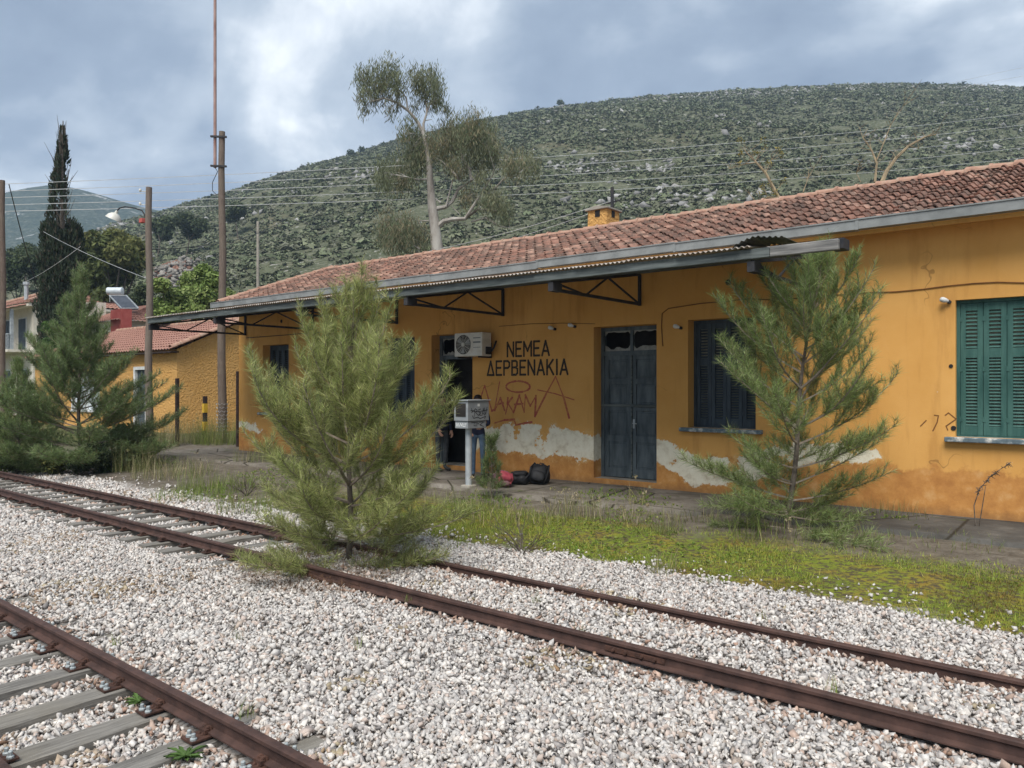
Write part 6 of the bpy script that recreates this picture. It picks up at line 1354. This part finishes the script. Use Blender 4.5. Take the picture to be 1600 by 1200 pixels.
CL = [('dry feathery grass in front of the double door', (915, 808), .62, .38, 260, .7, DRY + MIX, 24), ('dry grass tuft left of the double door step', (872, 800), .42, .28, 150, .8, MIX + DRY, 10), ('pale grass tuft at the foot of the double door', (1000, 788), .50, .20, 70, .8, DRY, 14), ('green weed tuft between door and right pine', (1045, 832), .45, .22, 150, .7, MIX, 0),
      ('tufted grass clump on the edge of the ballast', (1035, 898), .34, .20, 190, .8, MIX + DRY[1:3], 0), ('weedy growth below the right pine', (1200, 838), .50, .5, 240, .9, MIX + GR, 6), ('weeds at the foot of the right wall', (1400, 805), .30, .5, 180, .8, MIX, 0), ('tall grass around the utility cabinet post', (745, 800), .62, .5, 300, .7, MIX + GR, 12), ('brown dry weeds beside the utility cabinet', (775, 815), .40, .4, 200, .9, DRY[:3], 0),
      ('tall grass bank at the foot of the mast pole', (345, 694), 1.0, .9, 620, .8, MIX + GR, 10), ('grass bank around the striped post', (300, 692), .95, .9, 560, .8, MIX + DRY[1:3], 14), ('grass around the base of the lamp pole', (240, 698), 1.05, .8, 560, .8, MIX + DRY, 16), ('brownish weeds at the left end of the platform', (270, 745), .50, .9, 420, .9, DRY + MIX, 10), ('green weeds beside the track left of the middle pine', (340, 765), .42, .8, 380, .9, MIX + GR, 0),
      ('pale dry grass right of the tall left pine', (215, 735), .75, .6, 320, .8, DRY[1:3] + MIX, 10), ('leafy weeds along the far rail left of the middle pine', (300, 778), .28, .7, 260, 1.0, GR, 0), ('weeds at the left foot of the middle pine', (395, 800), .40, .6, 260, .9, GR + MIX, 0), ('grass under the far left window', (410, 720), .45, .7, 200, .9, MIX, 0), ('weeds growing along the rail right of the middle pine', (720, 850), .30, .5, 220, .9, MIX + GR, 0), ('rank weeds along the platform edge left of the double door', (840, 815), .38, .5, 300, .9, MIX + DRY, 8), ('low weeds on the platform edge below the shuttered window', (1085, 815), .30, .5, 260, .9, MIX + DRY[1:3], 0), ('dry weeds on the platform edge in front of the double door', (975, 812), .36, .45, 280, .9, DRY + MIX, 10), ('creeping weeds at the right edge of the asphalt', (1490, 850), .16, .7, 260, 1.0, GR + MIX, 0), ('sparse weeds on the asphalt right of the right pine', (1340, 840), .22, .5, 200, 1.0, GR + MIX, 0), ('grass at the platform edge behind the middle pine', (650, 790), .45, .9, 260, .9, MIX, 6)]
for i, (lab, pxy, H, rad, n, sp, pal, hd) in enumerate(CL): clump(lab, G(*pxy), H if pxy[0] < 450 else H * .8, rad, int(n * (1.4 if pxy[0] < 450 else .45)), sp, pal, 200 + i * 3, heads=hd // 3)
TF = [(840, 950, 'left of the rail joint'), (905, 1000, 'just left of the rail joint'), (370, 1000, 'on open ballast at centre left'), (385, 1120, 'beside the near rail, on a sleeper end'), (1190, 980, 'between the rails at right'), (760, 905, 'between the rails near the middle pine'), (640, 940, 'in front of the middle pine'), (180, 1010, 'next to the near rail at left'), (1110, 915, 'beyond the far rail'), (560, 1010, 'on open ballast below the middle pine'), (1300, 1090, 'between the rails at lower right'), (450, 870, 'at the left foot of the middle pine')]
for i, (x, y, w_) in enumerate(TF):
    p = at(x, y, Z=.04); z = float(zgravel(p.x, p.y)); clump('tiny green sprig ' + w_, (p.x, p.y, z), .13, .05, 22, 1.0, GR + MIX, 300 + i * 3, 'sprig', 'grass_sprig', .004)
# broad-leaved rosettes in the near track
def rosette(label, loc, n, L, seed):
    t = thing('leafy_weed', loc, label, 'weed'); r_ = random.Random(seed)
    for k in range(n):
        a = 6.283 * k / n + r_.uniform(-.3, .3); el = r_.uniform(.25, .9); l = L * r_.uniform(.6, 1.1); d = Vector((math.cos(a), math.sin(a), 0)); s = Vector((-d.y, d.x, 0)); b = Vector(loc); V = []; m = 7
        for i in range(m):
            f = i / (m - 1); wd = l * .12 * math.sin(math.pi * min(1, f * .92 + .08)) * (1 + .35 * (-1) ** i); c = b + d * l * f * math.cos(el * (1 - f * .5)) + Vector((0, 0, l * math.sin(el) * f * (1.1 - .6 * f))); V += [c - s * wd + Vector((0, 0, .008)), c, c + s * wd + Vector((0, 0, .008))]
        Fq = [q_ for i in range(m - 1) for q_ in ((3 * i, 3 * i + 1, 3 * i + 4, 3 * i + 3), (3 * i + 1, 3 * i + 2, 3 * i + 5, 3 * i + 4))]
        np_obj('leaf', [tuple(v) for v in V], Fq, M['leaf'], t, col=np.tile(np.array([[.095, .165, .045]]) * r_.uniform(.7, 1.2), (len(V), 1)))
p = at(290, 1185, Z=.0); rosette('bright green leafy weed on a sleeper at bottom left', (p.x, p.y, .0), 20, .12, 1)
p = at(222, 1090, Z=.03); rosette('feathery green weed against the inside of the near rail', (p.x, p.y - .02, .0), 20, .11, 2)
p = at(135, 770, Z=.0); rosette('green weed between the rails at far left', (p.x, p.y, .0), 12, .2, 3)
ps = G(768, 778); pine('small pine sapling beside the utility cabinet', ps, 1.0, .34, 77, per_m=260, nlen=.10, nw=.005, whorl=.16, nb0=4, sub=.09, tint=(.5, .6, .48))
# dead twiggy bush and dry stalks
def twigs(name, label, loc, n, L, seed, cat, m='bark', up=.8, r0=.006):
    t = thing(name, loc, label, cat); r_ = random.Random(seed); mb = MB()
    for k in range(n):
        a = r_.uniform(0, 6.283); p = Vector(loc); d = Vector((math.cos(a) * r_.uniform(.3, 1), math.sin(a) * r_.uniform(.3, 1), up * r_.uniform(.4, 1.1))).normalized(); l = L * r_.uniform(.5, 1.1); pts = [p]
        for i in range(5):
            p = p + d * l / 5; d = (d + Vector((r_.uniform(-.3, .3), r_.uniform(-.3, .3), r_.uniform(-.2, .15)))).normalized(); pts.append(p)
            if i > 0:
                for _ in range(2):
                    e_ = (d + Vector((r_.uniform(-.8, .8), r_.uniform(-.8, .8), r_.uniform(-.3, .5)))).normalized(); mb.tube([p, p + e_ * l * .16, p + e_ * l * .28 + Vector((0, 0, .02))], [r0 * .45, r0 * .35, r0 * .2], 3, False)
        mb.tube(pts, [r0 * (1 - .13 * i) for i in range(6)], 4, False)
    mb.build('twigs', M[m], t); return t
twigs('dead_bush', 'leafless dark twiggy bush on the grass right of the middle pine', G(815, 868), 20, .55, 5, 'bush')
twigs('dead_bush', 'grey twigs under the right pine near the wall', G(1165, 770), 12, .6, 8, 'bush', 'twig')
twigs('dead_bush', 'twiggy brush at the foot of the left weeds by the track', G(385, 775), 16, .5, 9, 'bush')
g = Vector(G(1523, 822)); t = thing('dry_stalk', tuple(g), 'tall dry bent weed stalk against the right wall', 'weed'); mb = MB()
tipz = [at(1524, 822, Y=g.y), at(1522, 790, Y=g.y), at(1530, 765, Y=g.y), at(1550, 742, Y=g.y), at(1580, 722, Y=g.y)]
mb.tube(tipz, [.008, .007, .006, .005, .003], 5, False); mb.tube([at(1530, 822, Y=g.y), at(1536, 785, Y=g.y), at(1540, 760, Y=g.y)], [.007, .006, .004], 5, False); r_ = random.Random(2)
for k in range(70):
    f = r_.uniform(.45, 1) * 3.99; i = int(f); p = tipz[i].lerp(tipz[min(i + 1, 4)], f - i); mb.tube([p, p + Vector((r_.uniform(-.05, .05), r_.uniform(-.05, .05), r_.uniform(-.05, .03)))], [.006, .003], 3, False)
mb.build('stalk', M['bark'], t)
# dark evergreen bushes by the left pines
for lab, lst, D, pal, sd in (('dark leafy bush below the tall left pine', [(150, 712, 26), (180, 718, 26), (205, 715, 22), (125, 722, 22), (165, 735, 18)], 18.6, DARK, 1), ('olive bush at left beneath the smaller pine', [(30, 715, 24), (60, 722, 24), (85, 725, 22), (8, 722, 20)], 18.8, OLIVE, 2), ('pale green bush right of the lamp pole base', [(205, 690, 22), (228, 700, 20), (190, 675, 18)], 20.5, [(.10, .14, .04), (.14, .17, .06)], 3)):
    b = gnd(lst[0][0], D, .05); t = thing('bush', b, lab, 'bush'); V, Fq, c = leaf_cloud(blobs_px(lst, D, .35, sd), 6500, .035, pal, 400 + sd, .4, .1, 1.3, .3); tag(np_obj('foliage', V, Fq, M['leaf'], t, col=c), kind='stuff'); twb = MB()
    for x, y, r_ in lst: twb.tube([Vector(b), at(x, y, D=D)], [.02, .006], 5)
    twb.build('stem', M['bark'], t)

# ================================================================== HAZE
if True:
    mb = MB(); mb.box(-2700, 2700, -1000, 2700, -16.0, 248.0); hz = mb.build('haze', [], None); tag(hz, kind='stuff')
    m = bpy.data.materials.new('haze_air'); m.use_nodes = True; nt_ = m.node_tree; nt_.nodes.clear(); ou = nt_.nodes.new('ShaderNodeOutputMaterial'); pv = nt_.nodes.new('ShaderNodeVolumePrincipled')
    pv.inputs['Color'].default_value = (.52, .69, .92, 1); pv.inputs['Density'].default_value = .00040; pv.inputs['Anisotropy'].default_value = .0; nt_.links.new(pv.outputs[0], ou.inputs['Volume']); hz.data.materials.append(m)
